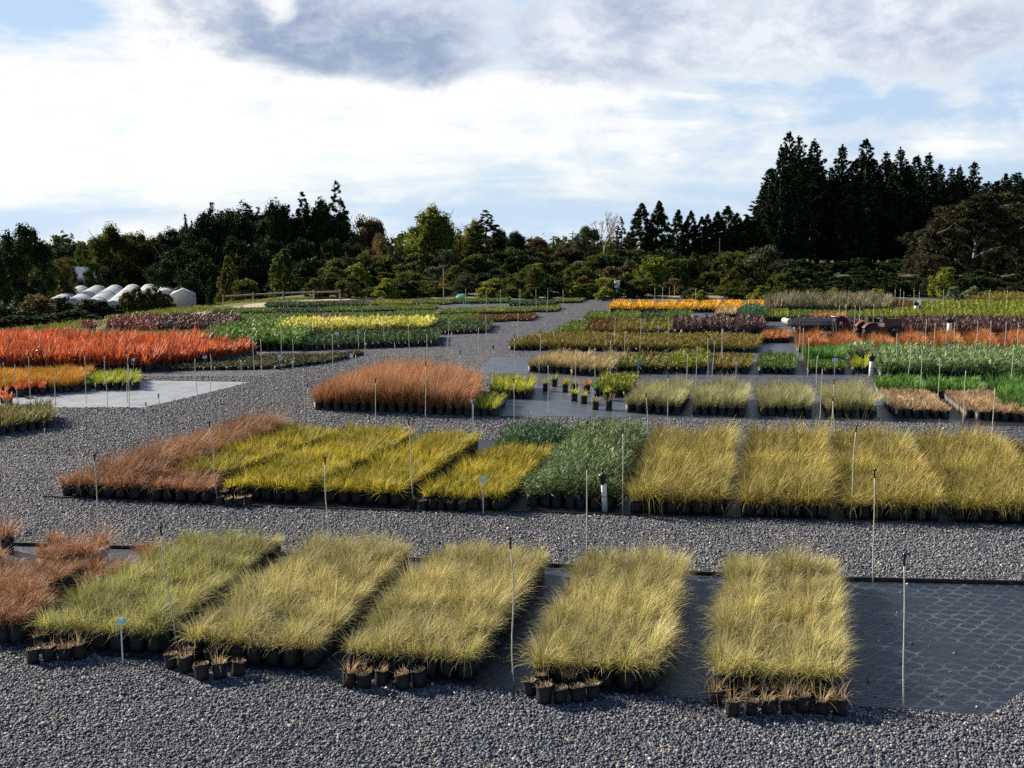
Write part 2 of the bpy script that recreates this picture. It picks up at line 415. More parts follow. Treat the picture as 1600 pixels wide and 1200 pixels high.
BEDS = []
def bed(name, label, cat, quad, sp, h, s=.205, pot=.2, front=None, group=None, dens=1.0, rows=None, gap=0.0, hump=0.0, z=.006, dead=0.0, insr=None):
    """a block of potted plants standing pot to pot; front = (name, label, cat) makes the pots of its front row things of their own"""
    Q = [np.array(G(*q)) for q in quad]
    ins = .035 if Q[0][1] < 22 else .02
    for a_, b_ in ((0, 1), (3, 2)):
        e = Q[b_] - Q[a_]; e = e / np.linalg.norm(e); Q[a_] = Q[a_] + e * ins; Q[b_] = Q[b_] - e * ins * (insr or (2.6 if Q[0][1] < 12.5 else 1.7))
    Q = [tuple(q) for q in Q]
    W = (math.dist(Q[0], Q[1]) + math.dist(Q[3], Q[2])) / 2; D = (math.dist(Q[0], Q[3]) + math.dist(Q[1], Q[2])) / 2
    nx, ny = max(2, round(W / s)), max(2, round(D / s))
    S = FM[sp]
    cx, cy = sum(q[0] for q in Q) / 4, sum(q[1] for q in Q) / 4
    j0 = 0
    if front:
        j0 = 1
        a = (np.arange(nx) + .5) / nx
        P = bilin(Q, a, np.full(nx, .5 / ny)) + RNG.normal(0, .012, (nx, 2))
        for p in P:
            potted(front[0], front[1], front[2], (p[0], p[1], z), sp, h * RNG.uniform(.8, 1.02), group=front[3], scale=RNG.uniform(.95, 1.05) * s / .2)
    ii, jj = np.meshgrid(np.arange(nx), np.arange(j0, ny))
    a = (ii.ravel() + .5) / nx; b = (jj.ravel() + .5) / ny
    P = bilin(Q, a, b) + RNG.normal(0, s * .07, (len(a), 2))
    lost = RNG.random(len(P)) > (.03 if cy < 20 else .012)     # a few pots sold or failed
    P, a, b = P[lost], a[lost], b[lost]
    if gap:                                          # pots missing here and there
        keep = noise2(P[:, 0], P[:, 1], .5, int(abs(cx * 91 + cy * 37)) % 999) > gap
        P, a, b = P[keep], a[keep], b[keep]
    if dead:
        keep = RNG.random(len(P)) > dead; P, a, b = P[keep], a[keep], b[keep]
    root = empty(name, (cx, cy, z)); tag(root, label, cat, group)
    L = P - np.array([cx, cy])
    lod = max(1.0, cy / 11.0)
    isl = S["kind"] == "leaf"
    n = max(5, int(S["n"] * dens * lod ** (-.85 if isl else -1.12) * (s / .205) ** 1.4)); w = S["w"] * lod ** (.42 if isl else .88)
    seg = 3 if cy < 18 else 2
    hh = h * (.86 + .28 * noise2(P[:, 0], P[:, 1], .8, 5)) * (1 + hump * (1 - (2 * a - 1) ** 2) - hump * .5)
    rim = (a < .6 / nx) | (a > 1 - .6 / nx) | (b > 1 - .6 / ny)
    hh = np.where(rim, hh * RNG.uniform(.72, 1.12, len(hh)), hh)
    u1 = np.array(Q[1]) - np.array(Q[0]); u1 /= np.linalg.norm(u1); v1 = np.array(Q[3]) - np.array(Q[0]); v1 /= np.linalg.norm(v1)
    flop = RNG.uniform(0, .9, (len(a), 1))                 # the outer plants flop outwards
    lean = flop * (u1 * ((a > 1 - .6 / nx) * 1.0 - (a < .6 / nx))[:, None] + v1 * ((b > 1 - .6 / ny) * 1.0)[:, None])
    gs = []
    lv = np.digitize(hh, np.linspace(h * .6, h * 1.35, 9))
    for q in np.unique(lv):
        m = lv == q
        gs.append(foliage_geo(S["kind"], L[m], float(hh[m].mean()), n, S["L"] if S["kind"] == "grass" else tuple(x * min(1.2, lod ** .12) for x in S["L"]), w, S["tilt"], S["droop"], seg, pot * .88, max(S["r0"], s * .34 if S["kind"] == "grass" else s * .85), S["bias"], S["hvar"], lean[m]))
    f = meshobj("foliage", np_mesh("foliage_bed_" + sp, *merge_geo(gs), mat=S["mat"]), root); f["kind"] = "stuff"
    # pots
    m = 10 if cy < 20 else 6
    ang = np.arange(m) * 2 * PI / m
    N = len(L); rb, rt = s * .40, s * .455
    rk = RNG.uniform(.94, 1.04, N)[:, None]
    lo = np.stack([L[:, 0:1] + rb * rk * np.cos(ang), L[:, 1:2] + rb * rk * np.sin(ang), np.zeros((N, m))], 2)
    zt = pot * RNG.uniform(.93, 1.05, N)[:, None] * np.ones((1, m))
    hi = np.stack([L[:, 0:1] + rt * rk * np.cos(ang), L[:, 1:2] + rt * rk * np.sin(ang), zt], 2)
    ce = np.stack([L[:, 0], L[:, 1], np.full(N, pot * .8)], 1)[:, None, :]
    V = np.concatenate([lo, hi, ce], 1)
    bb = (np.arange(N) * (2 * m + 1))[:, None]
    k = np.arange(m); k2 = (k + 1) % m
    qd = (bb[:, :, None] + np.stack([k, k2, k2 + m, k + m], 1)[None]).reshape(-1, 4)
    tr = (bb[:, :, None] + np.stack([k + m, k2 + m, np.full(m, 2 * m)], 1)[None]).reshape(-1, 3)
    po = meshobj("pots", np_mesh("pots_bed", V.reshape(-1, 3), qd, tr, mat=POT), root); po["kind"] = "stuff"
    BEDS.append(root)
    return root

# ------------------------------------------------------------------ row 1: the near block on its mat
FG = "potted straw grasses along the front edge of "
G1 = "straw grass beds of the front row"
def fr(which, colour="straw coloured"):
    return ("potted_grass", f"{colour} grass pot in the front line of {which}", "potted plant", "front line pots of " + which)

bed("grass_bed", "green tinged straw grass bed, leftmost of the five front beds, beside the brown grasses", "plant bed",
    [(48, 1012), (262, 1026), (452, 872), (285, 865)], "straw_green", .33, front=fr("the leftmost straw bed", "green tinged"))
bed("grass_bed", "straw grass bed second from left in the front row, slanting to the right", "plant bed",
    [(283, 1032), (508, 1052), (655, 885), (490, 874)], "straw", .34, front=fr("the second straw bed from left"))
bed("grass_bed", "straw grass bed in the middle of the five front beds", "plant bed",
    [(532, 1050), (752, 1068), (868, 896), (692, 886)], "straw", .35, front=fr("the middle straw bed"))
bed("grass_bed", "straw grass bed with the bent stake on its left, fourth of the front row", "plant bed",
    [(818, 1072), (1040, 1086), (1086, 904), (912, 897)], "straw", .36, front=fr("the fourth straw bed"))
bed("grass_bed", "rightmost straw grass bed of the front row, beside the bare ring marked mat", "plant bed",
    [(1106, 1085), (1330, 1100), (1318, 912), (1130, 905)], "straw", .37, front=fr("the rightmost straw bed"))
bed("grass_bed", "red brown grass bed at the left end of the front row", "plant bed",
    [(-120, 1000), (40, 1006), (222, 905), (-60, 905)], "red_brown", .31, gap=.24)
bed("grass_bed", "patchy red brown grasses behind the left front brown bed", "plant bed",
    [(-60, 904), (120, 904), (150, 888), (-50, 880)], "red_brown", .3, gap=.35)
for (u, v, lab) in ((12, 862, "brown grass tuft in a pot at the left edge of the picture"), (86, 868, "brown grass tuft standing alone between the mat's back edge and the brown bed"),
                    (118, 890, "short brown grass tuft in a pale pot left of the tallest loose one"), (160, 878, "bushy brown grass tuft in a pale pot, tallest of the loose ones"),
                    (230, 892, "small brown grass tuft at the back corner of the leftmost straw bed"), (142, 894, "brown grass tuft in a pale pot between two others at the brown bed")):
    x, y = G(u, v)
    potted("potted_grass", lab, "potted plant", (x, y, .006), "red_brown", .36, scale=1.05, group="loose brown grasses behind the brown bed", potmat=PALEPOT if "pale" in lab else None)

# small pots set out in front of each bed: (u, v) of the pot's foot, height of the dry tuft
def smalls(pts, label, group, hs=(.08, .2), sc=.82):
    for (u, v) in pts:
        x, y = G(u, v - (8 if v > 1000 else 2))
        potted("dry_grass_pot", label, "potted plant", (x, y, .004), "dry", RNG.uniform(hs[0] * .6, hs[1] * 1.25), group=group, scale=sc * RNG.uniform(.9, 1.1), tilt=.06)
smalls([(52, 1044), (78, 1040), (102, 1040), (126, 1037), (66, 1024), (98, 1020)], "small pot of withered grass standing before the leftmost straw bed", "withered pots before the leftmost straw bed", (.08, .22))
smalls([(268, 1052), (290, 1058), (316, 1070), (344, 1068), (372, 1064), (300, 1042), (332, 1046)], "small pot of withered grass standing before the second straw bed", "withered pots before the second straw bed", (.1, .24))
smalls([(546, 1080), (570, 1082), (596, 1078), (630, 1084), (655, 1080), (572, 1064), (604, 1064)], "small pot of withered grass standing before the middle straw bed", "withered pots before the middle straw bed", (.08, .18))
smalls([(828, 1094), (850, 1106), (876, 1106), (902, 1104), (926, 1100), (842, 1086), (890, 1088)], "small pot of withered grass standing before the fourth straw bed", "withered pots before the fourth straw bed", (.06, .16))
smalls([(1116, 1108), (1144, 1126), (1172, 1124), (1200, 1124), (1228, 1122), (1254, 1121), (1284, 1124), (1312, 1124), (1170, 1108), (1200, 1106), (1256, 1106), (1230, 1108)], "small pot of withered grass standing before the rightmost straw bed", "withered pots before the rightmost straw bed", (.1, .32))

# ------------------------------------------------------------------ row 2
def fr2(which, colour):
    return ("potted_grass", f"{colour} pot in the front line of {which}", "potted plant", "front line pots of " + which)
bed("grass_bed", "long hump of tall red brown grass along the gravel road", "plant bed",
    [(86, 776), (224, 783), (455, 682), (392, 678)], "red_brown", .47, front=fr2("the long brown hump", "red brown grass"), hump=.5)
bed("grass_bed", "short block of red brown grass before the yellow green bed", "plant bed",
    [(228, 784), (336, 788), (352, 764), (258, 760)], "red_brown", .32, front=fr2("the short brown block", "red brown grass"))
bed("grass_bed", "yellow green grass bed directly right of the long brown hump", "plant bed",
    [(272, 757), (352, 766), (545, 694), (458, 688)], "yellow", .35, s=.21, insr=3.5)
bed("grass_bed", "yellow green grass bed with the cluster of small pots at its left front corner", "plant bed",
    [(346, 780), (492, 788), (660, 697), (548, 692)], "yellow", .35, front=fr2("the yellow bed behind the left pot cluster", "yellow green grass"), s=.21, insr=4.5)
bed("grass_bed", "yellow grass bed with dark gaps on both sides, middle of the second row", "plant bed",
    [(500, 786), (642, 794), (762, 704), (668, 698)], "yellow", .36, front=fr2("the yellow bed between dark gaps", "yellow grass"), s=.21, insr=5)
bed("grass_bed", "yellow grass bed with a white label, in front of the dark leafy bushes", "plant bed",
    [(654, 796), (790, 802), (866, 728), (772, 720)], "yellow", .35, front=fr2("the yellow bed before the dark bushes", "yellow grass"), s=.21)
bed("shrub_bed", "dark green leafy bushes behind the yellow bed with the white label", "plant bed",
    [(772, 719), (864, 726), (898, 694), (800, 688)], "dark_leaf", .38, s=.22, hump=.3)
bed("shrub_bed", "glossy narrow leaved green bushes behind the white standpipe", "plant bed",
    [(816, 790), (962, 798), (1012, 696), (905, 690)], "willow_leaf", .46, s=.22, hump=.35)
bed("grass_bed", "tall olive grass bed right beside the narrow leaved green bushes", "plant bed",
    [(982, 803), (1138, 806), (1150, 700), (1022, 697)], "olive", .46, front=fr2("the tall olive bed beside the green bushes", "olive grass"), s=.21)
bed("grass_bed", "tall olive grass bed between two narrow dark gaps, second of four", "plant bed",
    [(1152, 808), (1302, 812), (1288, 703), (1168, 700)], "olive", .48, front=fr2("the second tall olive bed", "olive grass"), s=.21)
bed("grass_bed", "tall olive grass bed with two leaning stakes before it, third of four", "plant bed",
    [(1316, 812), (1476, 816), (1418, 706), (1298, 703)], "olive", .48, front=fr2("the third tall olive bed", "olive grass"), s=.21)
bed("grass_bed", "tall olive grass bed at the right edge of the second row", "plant bed",
    [(1486, 816), (1650, 822), (1560, 710), (1426, 706)], "olive", .49, front=fr2("the tall olive bed at the right edge", "olive grass"), s=.21)
bed("grass_bed", "low dull olive grass bed just cut by the right edge of the picture", "plant bed",
    [(1655, 790), (1760, 792), (1680, 716), (1570, 712)], "bronze", .36, s=.22)
smalls([(346, 792), (360, 794), (374, 794), (388, 792), (352, 784), (380, 784)], "low pot of dead grass in the small cluster before the yellow beds", "low pots before the yellow bed beside the brown block", (.05, .12), .8)
smalls([(646, 796), (660, 799), (677, 798), (690, 799), (705, 800), (723, 802), (742, 800), (715, 794)], "small pot of dry grass in the line before the white labelled yellow bed", "small pots before the yellow bed with the white label", (.06, .14), .8)

# ------------------------------------------------------------------ row 3
bed("grass_bed", "big tall mass of pinkish red grass beside the gravel road", "plant bed",
    [(487, 641), (742, 652), (752, 612), (575, 604)], "tall_red", .7, s=.23, hump=.5)
bed("grass_bed", "lime green grass block at the right end of the tall red grass", "plant bed",
    [(738, 652), (778, 652), (792, 632), (752, 630)], "lime", .3, s=.23)
bed("grass_bed", "lime green grass block behind the mat with loose pots", "plant bed",
    [(765, 622), (832, 624), (838, 606), (768, 603)], "lime", .34, s=.23)
bed("shrub_bed", "yellow green bushes behind the loose pots, left of the pale grasses", "plant bed",
    [(932, 618), (985, 622), (1000, 604), (940, 602)], "yellow_green", .36, s=.24)
for (u, v, lab, sp) in ((817, 617, "yellowish tuft in a black pot in front of the lime green block", "lime"), (853, 611, "grassy plant in a black pot, left of the back line on the grey mat", "lime"),
                        (883, 612, "bushy yellow plant in a black pot in the back line on the mat", "yellow"), (866, 604, "low green plant in the back line behind two bigger pots", "lime"),
                        (897, 627, "small green tuft in a pot in the middle of the grey mat", "lime"), (912, 631, "short sparse tuft in a tilted pot on the grey mat", "straw_green"),
                        (917, 614, "orange tinged plant in a pot on the grey mat", "amber"), (930, 640, "tufted plant in a pot with a blue label, at the mat front", "straw_green"),
                        (948, 625, "dry leaved plant in a pot below the yellow green bushes", "lime"), (951, 640, "spiky tuft in a pot at the right front corner of the grey mat", "bronze"),
                        (898, 612, "grey green plant beside the orange tinged pot", "pale_grey"), (932, 619, "dark green plant in a pot behind the blue label", "fresh"), (966, 616, "yellow leaved plant at the foot of the yellow green bushes", "lime")):
    x, y = G(u, v)
    potted("potted_plant", lab, "potted plant", (x, y, .006), sp, .26, scale=1.1)
PG = "pale grey green grass bed"
bed("grass_bed", PG + " next to the mat with loose pots", "plant bed", [(974, 645), (1066, 649), (1082, 622), (1010, 618)], "pale_grey", .46, s=.22, hump=.15)
bed("grass_bed", PG + ", second from left of the four", "plant bed", [(1080, 649), (1166, 651), (1170, 623), (1094, 622)], "pale_grey", .48, s=.22, hump=.15)
bed("grass_bed", PG + " between two bare mat strips, third of the four", "plant bed", [(1184, 650), (1270, 653), (1264, 625), (1181, 623)], "pale_grey", .48, s=.22, hump=.15)
bed("grass_bed", PG + " with a white label at its right front corner", "plant bed", [(1288, 652), (1374, 655), (1354, 627), (1280, 625)], "pale_grey", .48, s=.22, hump=.15)
bed("grass_bed", "low pinkish tan grass bed right of the pale grey green beds", "plant bed", [(1394, 652), (1488, 655), (1452, 625), (1372, 622)], "pink_tan", .2, s=.22)
bed("grass_bed", "low pinkish tan grass bed near the right edge, with taller pale tufts", "plant bed", [(1506, 656), (1612, 660), (1566, 627), (1472, 625)], "pink_tan", .24, s=.22)
bed("grass_bed", "fresh green strappy bed behind the left pinkish bed", "plant bed", [(1366, 618), (1448, 621), (1440, 604), (1364, 602)], "fresh", .27, s=.23)
bed("grass_bed", "fresh green strappy bed in the middle behind the pinkish beds", "plant bed", [(1450, 621), (1542, 624), (1530, 607), (1444, 604)], "fresh", .3, s=.23)
bed("grass_bed", "bright green grass bed at the right edge behind the pinkish beds", "plant bed", [(1566, 652), (1680, 656), (1630, 612), (1540, 608)], "fresh", .42, s=.23)

# ------------------------------------------------------------------ row 4
bed("grass_bed", "tan feathery grass block at the left end beside the bare grey mat", "plant bed", [(822, 582), (900, 585), (925, 567), (858, 565)], "tan", .36, s=.24)
bed("grass_bed", "tan feathery grass block right of its twin", "plant bed", [(886, 587), (960, 588), (978, 568), (926, 567)], "tan", .34, s=.24, hump=.3)
bed("shrub_bed", "mixed green and russet bed with a green tag", "plant bed", [(958, 583), (1036, 584), (1046, 566), (975, 565)], "mixed", .22, s=.25)
bed("shrub_bed", "taller yellowish green bed between the mixed bed and the flat yellow block", "plant bed", [(1042, 583), (1102, 584), (1112, 565), (1052, 564)], "yellow_green", .36, s=.25)
bed("shrub_bed", "flat yellow brown block with a white label", "plant bed", [(1112, 583), (1170, 585), (1178, 565), (1116, 564)], "olive_brown", .14, s=.24)
bed("shrub_bed", "flat dark green block between two bare mat strips", "plant bed", [(1182, 584), (1244, 585), (1244, 563), (1190, 562)], "green_flat", .16, s=.24)
bed("grass_bed", "pale green upright grass behind a low green tray with a white label", "plant bed", [(1256, 572), (1320, 573), (1318, 560), (1252, 559)], "fresh", .5, s=.25, dens=.8)
bed("shrub_bed", "low green tray block with a white label before the pale green grass", "plant bed", [(1258, 584), (1322, 585), (1320, 574), (1257, 573)], "green_flat", .12, s=.24)
bed("grass_bed", "yellow green clump left of the white standpipe", "plant bed", [(1330, 584), (1358, 585), (1362, 572), (1332, 571)], "lime", .4, s=.25)
bed("shrub_bed", "long hedge of greyish green broad leaves behind the fresh green beds", "plant bed", [(1370, 590), (1640, 598), (1610, 566), (1366, 562)], "grey_leaf", .52, s=.27)
bed("shrub_bed", "dark end of the greyish green planting behind the yellow green clump", "plant bed", [(1326, 566), (1364, 567), (1364, 556), (1318, 555)], "grey_leaf", .5, s=.27)

# ------------------------------------------------------------------ row 5
bed("shrub_bed", "long low olive brown bed pointing at the gravel road", "plant bed", [(792, 547), (1182, 551), (1192, 533), (842, 529)], "olive_brown", .24, s=.26, pot=.14)
bed("grass_bed", "small low rust brown block above a bare mat", "plant bed", [(1188, 536), (1234, 536), (1236, 525), (1192, 524)], "rust", .22, s=.25)
for i, (a, b, w) in enumerate(((1244, 1294, "left end of the row"), (1296, 1346, "second from left, before the bending worker"), (1348, 1398, "before the red tractor"), (1400, 1452, "right of the tractor"),
                               (1454, 1506, "before the white standpipe among purple plants"), (1508, 1560, "second from the right edge"), (1562, 1625, "cut by the right edge"))):
    bed("grass_bed", "rounded rust orange grass mound, " + w, "plant bed", [(a, 551), (b + 6, 552), (b - 4, 532), (a - 4, 531)], "rust", .34, s=.25, hump=1.0, insr=7, group="rust orange grass mounds in a row")

# ------------------------------------------------------------------ row 6 and 7 (right of the road)
bed("shrub_bed", "bright green wedge shaped block left of the brown blocks", "plant bed", [(864, 523), (912, 524), (924, 508), (896, 507)], "mid_green", .2, s=.27, pot=.12)
for a, b, sp, lab in ((914, 956, "brown", "dark brown block right of the bright green wedge"), (958, 1006, "olive_brown", "olive brown block, middle of the brown ones"), (1008, 1050, "olive_brown", "olive brown block with a white label left of the purple bushes")):
    bed("shrub_bed", lab, "plant bed", [(a, 522), (b - 2, 523), (b + 4, 506), (a + 8, 506)], sp, .2, s=.27, pot=.14)
for a, b, lab in ((1052, 1094, "dark purple bushes, left block of three"), (1098, 1138, "dark purple bushes, middle block of three"), (1146, 1192, "dark purple bushes next to the rust brown block")):
    bed("shrub_bed", lab, "plant bed", [(a, 522), (b, 523), (b + 2, 508), (a + 4, 507)], "purple", .42, s=.3)
bed("shrub_bed", "long dark purple hedge behind the rust mounds at right", "plant bed", [(1412, 528), (1640, 532), (1625, 513), (1408, 510)], "purple", .5, s=.3)
bed("shrub_bed", "dark purple plants around the trailer and the bending worker", "plant bed", [(1238, 517), (1345, 518), (1345, 508), (1242, 507)], "purple", .3, s=.3)
for a, b, sp, h, lab in ((912, 948, "mid_green", .2, "low green block at the road, second line from the gold row"), (950, 994, "mid_green", .2, "low green block right of the first, under the gold row"),
                         (998, 1034, "dark_green", .2, "darker green block with loose plants under the gold row"), (1034, 1076, "green_flat", .26, "deep green bushy block left of the bare mat")):
    bed("shrub_bed", lab, "plant bed", [(a, 503), (b, 504), (b + 6, 493), (a + 10, 492)], sp, h, s=.28, pot=.14)
bed("shrub_bed", "faded pink brown block beside the blue green mound", "plant bed", [(1116, 497), (1150, 497), (1152, 489), (1120, 488)], "pink_tan", .3, s=.28)
bed("shrub_bed", "rounded blue green mound in front of the gold row", "plant bed", [(1152, 501), (1196, 502), (1196, 491), (1158, 490)], "blue_green", .5, s=.28, hump=.8)
bed("shrub_bed", "low pale green strip in front of the blue green mound", "plant bed", [(1108, 507), (1190, 508), (1192, 502), (1112, 501)], "mid_green", .12, s=.28, pot=.1)
bed("shrub_bed", "yellow green low block right of the blue green mound", "plant bed", [(1196, 502), (1230, 502), (1231, 491), (1198, 490)], "yellow_green", .2, s=.28)
bed("shrub_bed", "low green block behind the rust brown raised bed", "plant bed", [(1233, 501), (1345, 502), (1346, 491), (1236, 490)], "mid_green", .16, s=.28)
bed("grass_bed", "rust brown block behind the grey trailer", "plant bed", [(1264, 507), (1318, 507), (1320, 500), (1266, 499)], "rust", .38, s=.27)
for i, (a, b, w) in enumerate(((1350, 1440, "behind the tractor"), (1442, 1520, "in the middle of the near line"), (1522, 1620, "at the right edge of the near line"))):
    bed("shrub_bed", "flat yellow green block " + w, "plant bed", [(a, 503), (b, 505), (b - 4, 491), (a - 2, 490)], "yellow_green", .26, s=.28)

# ------------------------------------------------------------------ row 8 (back right)
for i, (a, b, w) in enumerate(((951, 984, "at the road end"), (986, 1020, "second from the road"), (1022, 1054, "third from the road"), (1056, 1088, "fourth, in the middle of the row"), (1090, 1122, "third from the right end"), (1124, 1156, "above the pink brown block"), (1158, 1192, "beside the dark tall plants"))):
    bed("shrub_bed", "golden orange block of the gold row, " + w, "plant bed", [(a, 488), (b - 1, 488.5), (b + 5, 478), (a + 8, 478)], "gold", .22, s=.27, insr=5, group="golden orange blocks in a row")
bed("shrub_bed", "tall dark hedge like block with pale feathery tops", "plant bed", [(1196, 491), (1388, 493), (1392, 476), (1200, 474)], "plume", .7, s=.34)
bed("shrub_bed", "dark rust brown block beside the far standpipe", "plant bed", [(1388, 488), (1428, 489), (1432, 478), (1392, 477)], "brown", .3, s=.3)
for i, (a, b, w) in enumerate(((1442, 1500, "left end of the far line"), (1502, 1556, "middle of the far line"), (1558, 1620, "right end of the far line"))):
    bed("shrub_bed", "flat yellow green block, " + w, "plant bed", [(a, 489), (b, 490), (b - 2, 478), (a - 2, 477)], "yellow_green", .24, s=.3)
bed("hedge_bed", "clipped brownish green hedge along the back right edge", "hedge", [(1514, 476), (1640, 478), (1640, 468), (1518, 467)], "olive_brown", .42, s=.32)

# ------------------------------------------------------------------ left of the road
bed("grass_bed", "olive spiky grass bed at the left edge below the grey mat", "plant bed", [(-70, 692), (88, 668), (82, 650), (-70, 660)], "bronze", .34, s=.23)
bed("grass_bed", "amber brown grass block at the left of the grey mat", "plant bed", [(-60, 622), (126, 613), (150, 590), (-50, 596)], "amber", .36, s=.24)
bed("grass_bed", "yellow olive grass block on the grey mat beside the amber block", "plant bed", [(128, 611), (220, 609), (222, 592), (150, 594)], "lime", .28, s=.24)
for (u, v, lab) in ((6, 630, "small orange plant in a pot at the left end of the grey mat"), (14, 638, "orange plant in a pot nearest the left edge of the picture"), (33, 620, "orange leaved pot with pale tips, right of two others"), (45, 617, "small orange plant in a pot close to the amber block"), (67, 617, "orange plant with pinkish tips in a pot before the amber block")):
    x, y = G(u, v)
    potted("potted_plant", lab, "potted plant", (x, y, .006), "orange", .26, scale=1.1)
bed("flax_bed", "big bright orange strap leaved bed at the left", "plant bed", [(-90, 582), (236, 580), (330, 545), (-60, 545)], "orange", .62, s=.27)
bed("flax_bed", "bright orange strap leaved tail of plants beside the dark seedlings", "plant bed", [(236, 579), (340, 566), (404, 556), (312, 548)], "orange", .5, s=.27)
bed("flax_bed", "orange strap leaved strip behind the olive patch at far left", "plant bed", [(-60, 544), (72, 541), (130, 528), (-40, 530)], "orange", .34, s=.28)
bed("shrub_bed", "olive grey patch between the two orange beds", "plant bed", [(66, 541), (160, 541), (190, 529), (110, 528)], "bronze", .4, s=.29)
bed("shrub_bed", "low light green strip behind the large orange bed", "plant bed", [(160, 541), (318, 540), (330, 529), (190, 530)], "mid_green", .26, s=.29)
for (q, lab) in (([(236, 580), (420, 577), (432, 571), (330, 571)], "front block of dark seedlings in rows, nearest the orange bed"), ([(330, 569), (470, 569), (520, 558), (425, 558)], "middle block of dark seedlings in rows"), ([(422, 578), (505, 569), (572, 553), (522, 557)], "dark seedlings in rows along the gravel road")):
    bed("seedling_bed", lab, "plant bed", q, "seedling", .09, s=.3, pot=.1, dens=1.6)
bed("shrub_bed", "dark green leafy bushes right of the orange tail", "plant bed", [(332, 548), (470, 547), (490, 529), (350, 530)], "leafy_green", .5, s=.3)
bed("shrub_bed", "dark green block with stakes before the cream leaved strip", "plant bed", [(470, 548), (684, 540), (688, 526), (492, 528)], "dark_green", .26, s=.28)
bed("shrub_bed", "cream yellow variegated strip, brightest bed left of the road", "plant bed", [(432, 526), (668, 521), (682, 510), (440, 511)], "cream", .36, s=.29)
bed("shrub_bed", "dark green block between the cream strip and the road", "plant bed", [(640, 524), (764, 520), (770, 508), (684, 509)], "dark_green", .2, s=.28, pot=.14)
bed("shrub_bed", "leafy green block behind the dark bushes, left of the cream strip", "plant bed", [(350, 528), (432, 526), (470, 510), (392, 511)], "leafy_green", .4, s=.3)
bed("shrub_bed", "bright green leafy block below the wine red shrubs", "plant bed", [(316, 535), (350, 534), (392, 514), (340, 516)], "mid_green", .36, s=.29)
bed("shrub_bed", "wine red shrubs with pale leaf tips at far left", "plant bed", [(166, 528), (240, 528), (256, 508), (176, 510)], "wine", .55, s=.31)
bed("shrub_bed", "purple brown shrubs running right from the wine red ones", "plant bed", [(240, 526), (344, 522), (378, 503), (262, 505)], "purple", .42, s=.31)
bed("shrub_bed", "small patch of pinkish red plants left of the wine red shrubs", "plant bed", [(128, 520), (150, 520), (152, 514), (132, 514)], "wine", .3, s=.29)
bed("shrub_bed", "small wine red patch behind the cream strip", "plant bed", [(488, 509), (532, 508), (534, 503), (492, 503)], "wine", .26, s=.29)
LEFT = [  # far green blocks, front line to back line
 (392, 486, 514, 503, "leafy_green", .3, "pale green leafy block, left end behind the cream strip"),
 (540, 640, 508, 500, "mid_green", .2, "green block behind the cream strip"),
 (642, 736, 505, 493, "mid_green", .2, "light green block beside the brown pair"),
 (655, 750, 512, 505, "green_flat", .22, "green block just above the dark block at the road"),
 (726, 786, 504, 494, "brown", .18, "brown block, left of the pair near the road"),
 (788, 830, 502, 492, "brown", .18, "brown block, right of the pair nearest the road"),
 (350, 440, 502, 494, "mid_green", .24, "bright green block above the purple brown shrubs"),
 (440, 520, 500, 492, "green_flat", .2, "green block in the third far line, left"),
 (520, 604, 499, 491, "green_flat", .2, "green block in the third far line, middle"),
 (606, 680, 497, 488, "mid_green", .2, "green block in the third far line, right"),
 (682, 742, 492, 484, "mid_green", .2, "light green block left of three near the road top"),
 (744, 784, 491, 482, "yellow_green", .18, "yellowish green block in the line of three"),
 (786, 828, 490, 481, "mid_green", .18, "light green block second from the road end"),
 (830, 868, 488, 479, "mid_green", .18, "light green block at the road end"),
 (330, 420, 492, 484, "green_flat", .22, "green block at the foot of the dirt track"),
 (422, 500, 491, 483, "dark_green", .2, "dark green block in the second far line, left"),
 (502, 580, 489, 481, "green_flat", .2, "green block in the second far line, middle"),
 (582, 676, 487, 479, "mid_green", .2, "green block in the second far line, right"),
 (412, 478, 481, 474, "dark_green", .24, "dark low block beside the dirt track"),
 (480, 570, 480, 473, "dark_green", .22, "dark green block in the last line, left"),
 (576, 640, 479, 471, "yellow_green", .24, "yellow green block in the last line"),
 (642, 700, 477, 470, "mid_green", .26, "green block in the last line, middle"),
 (702, 790, 475, 468, "green_flat", .28, "tall green block in the last line"),
 (792, 864, 478, 471, "dark_green", .2, "dark green block before the road end"),
 (866, 906, 474, 468, "mid_green", .18, "light green block nearest the top of the road"),
]
for a, b, vf, vb, sp, h, lab in LEFT:
    k = (vf - vb) * 1.2; vb = vf - (vf - vb) * .74; h *= .6
    bed("shrub_bed", lab, "plant bed", [(a, vf), (b, vf - (b - a) * .012), (b + k, vb - (b - a) * .012), (a + k, vb)], sp, h, s=.3, pot=.1)
# ------------------------------------------------------------------ ground sheet (to the horizon), gravel yard, tracks
def axis(lo, hi, near_lo, near_hi, step, grow):
    a = list(np.arange(near_lo, near_hi + 1e-6, step)); s = step
    while a[-1] < hi: s *= grow; a.append(a[-1] + s)
    s = step
    while a[0] > lo: s *= grow; a.insert(0, a[0] - s)
    return np.array(a)
gx, gy = axis(-6000, 6000, -110, 90, 4.0, 1.35), axis(-3000, 9000, 0, 250, 4.0, 1.35)
GX, GY = np.meshgrid(gx, gy)
GZ = np.array([[terrain(x, y) for x in gx] for y in gy])
nxg, nyg = len(gx), len(gy)
ii = np.arange(nyg - 1)[:, None] * nxg + np.arange(nxg - 1)[None, :]
quads = np.stack([ii, ii + 1, ii + 1 + nxg, ii + nxg], 2).reshape(-1, 4)
gm, nt, out = new_mat("rough_grass_and_soil")
tc = nt.nodes.new("ShaderNodeTexCoord")
n1 = noise(nt, tc.outputs["Object"], .25, 6, .6); n2 = noise(nt, tc.outputs["Object"], 6, 5, .65)
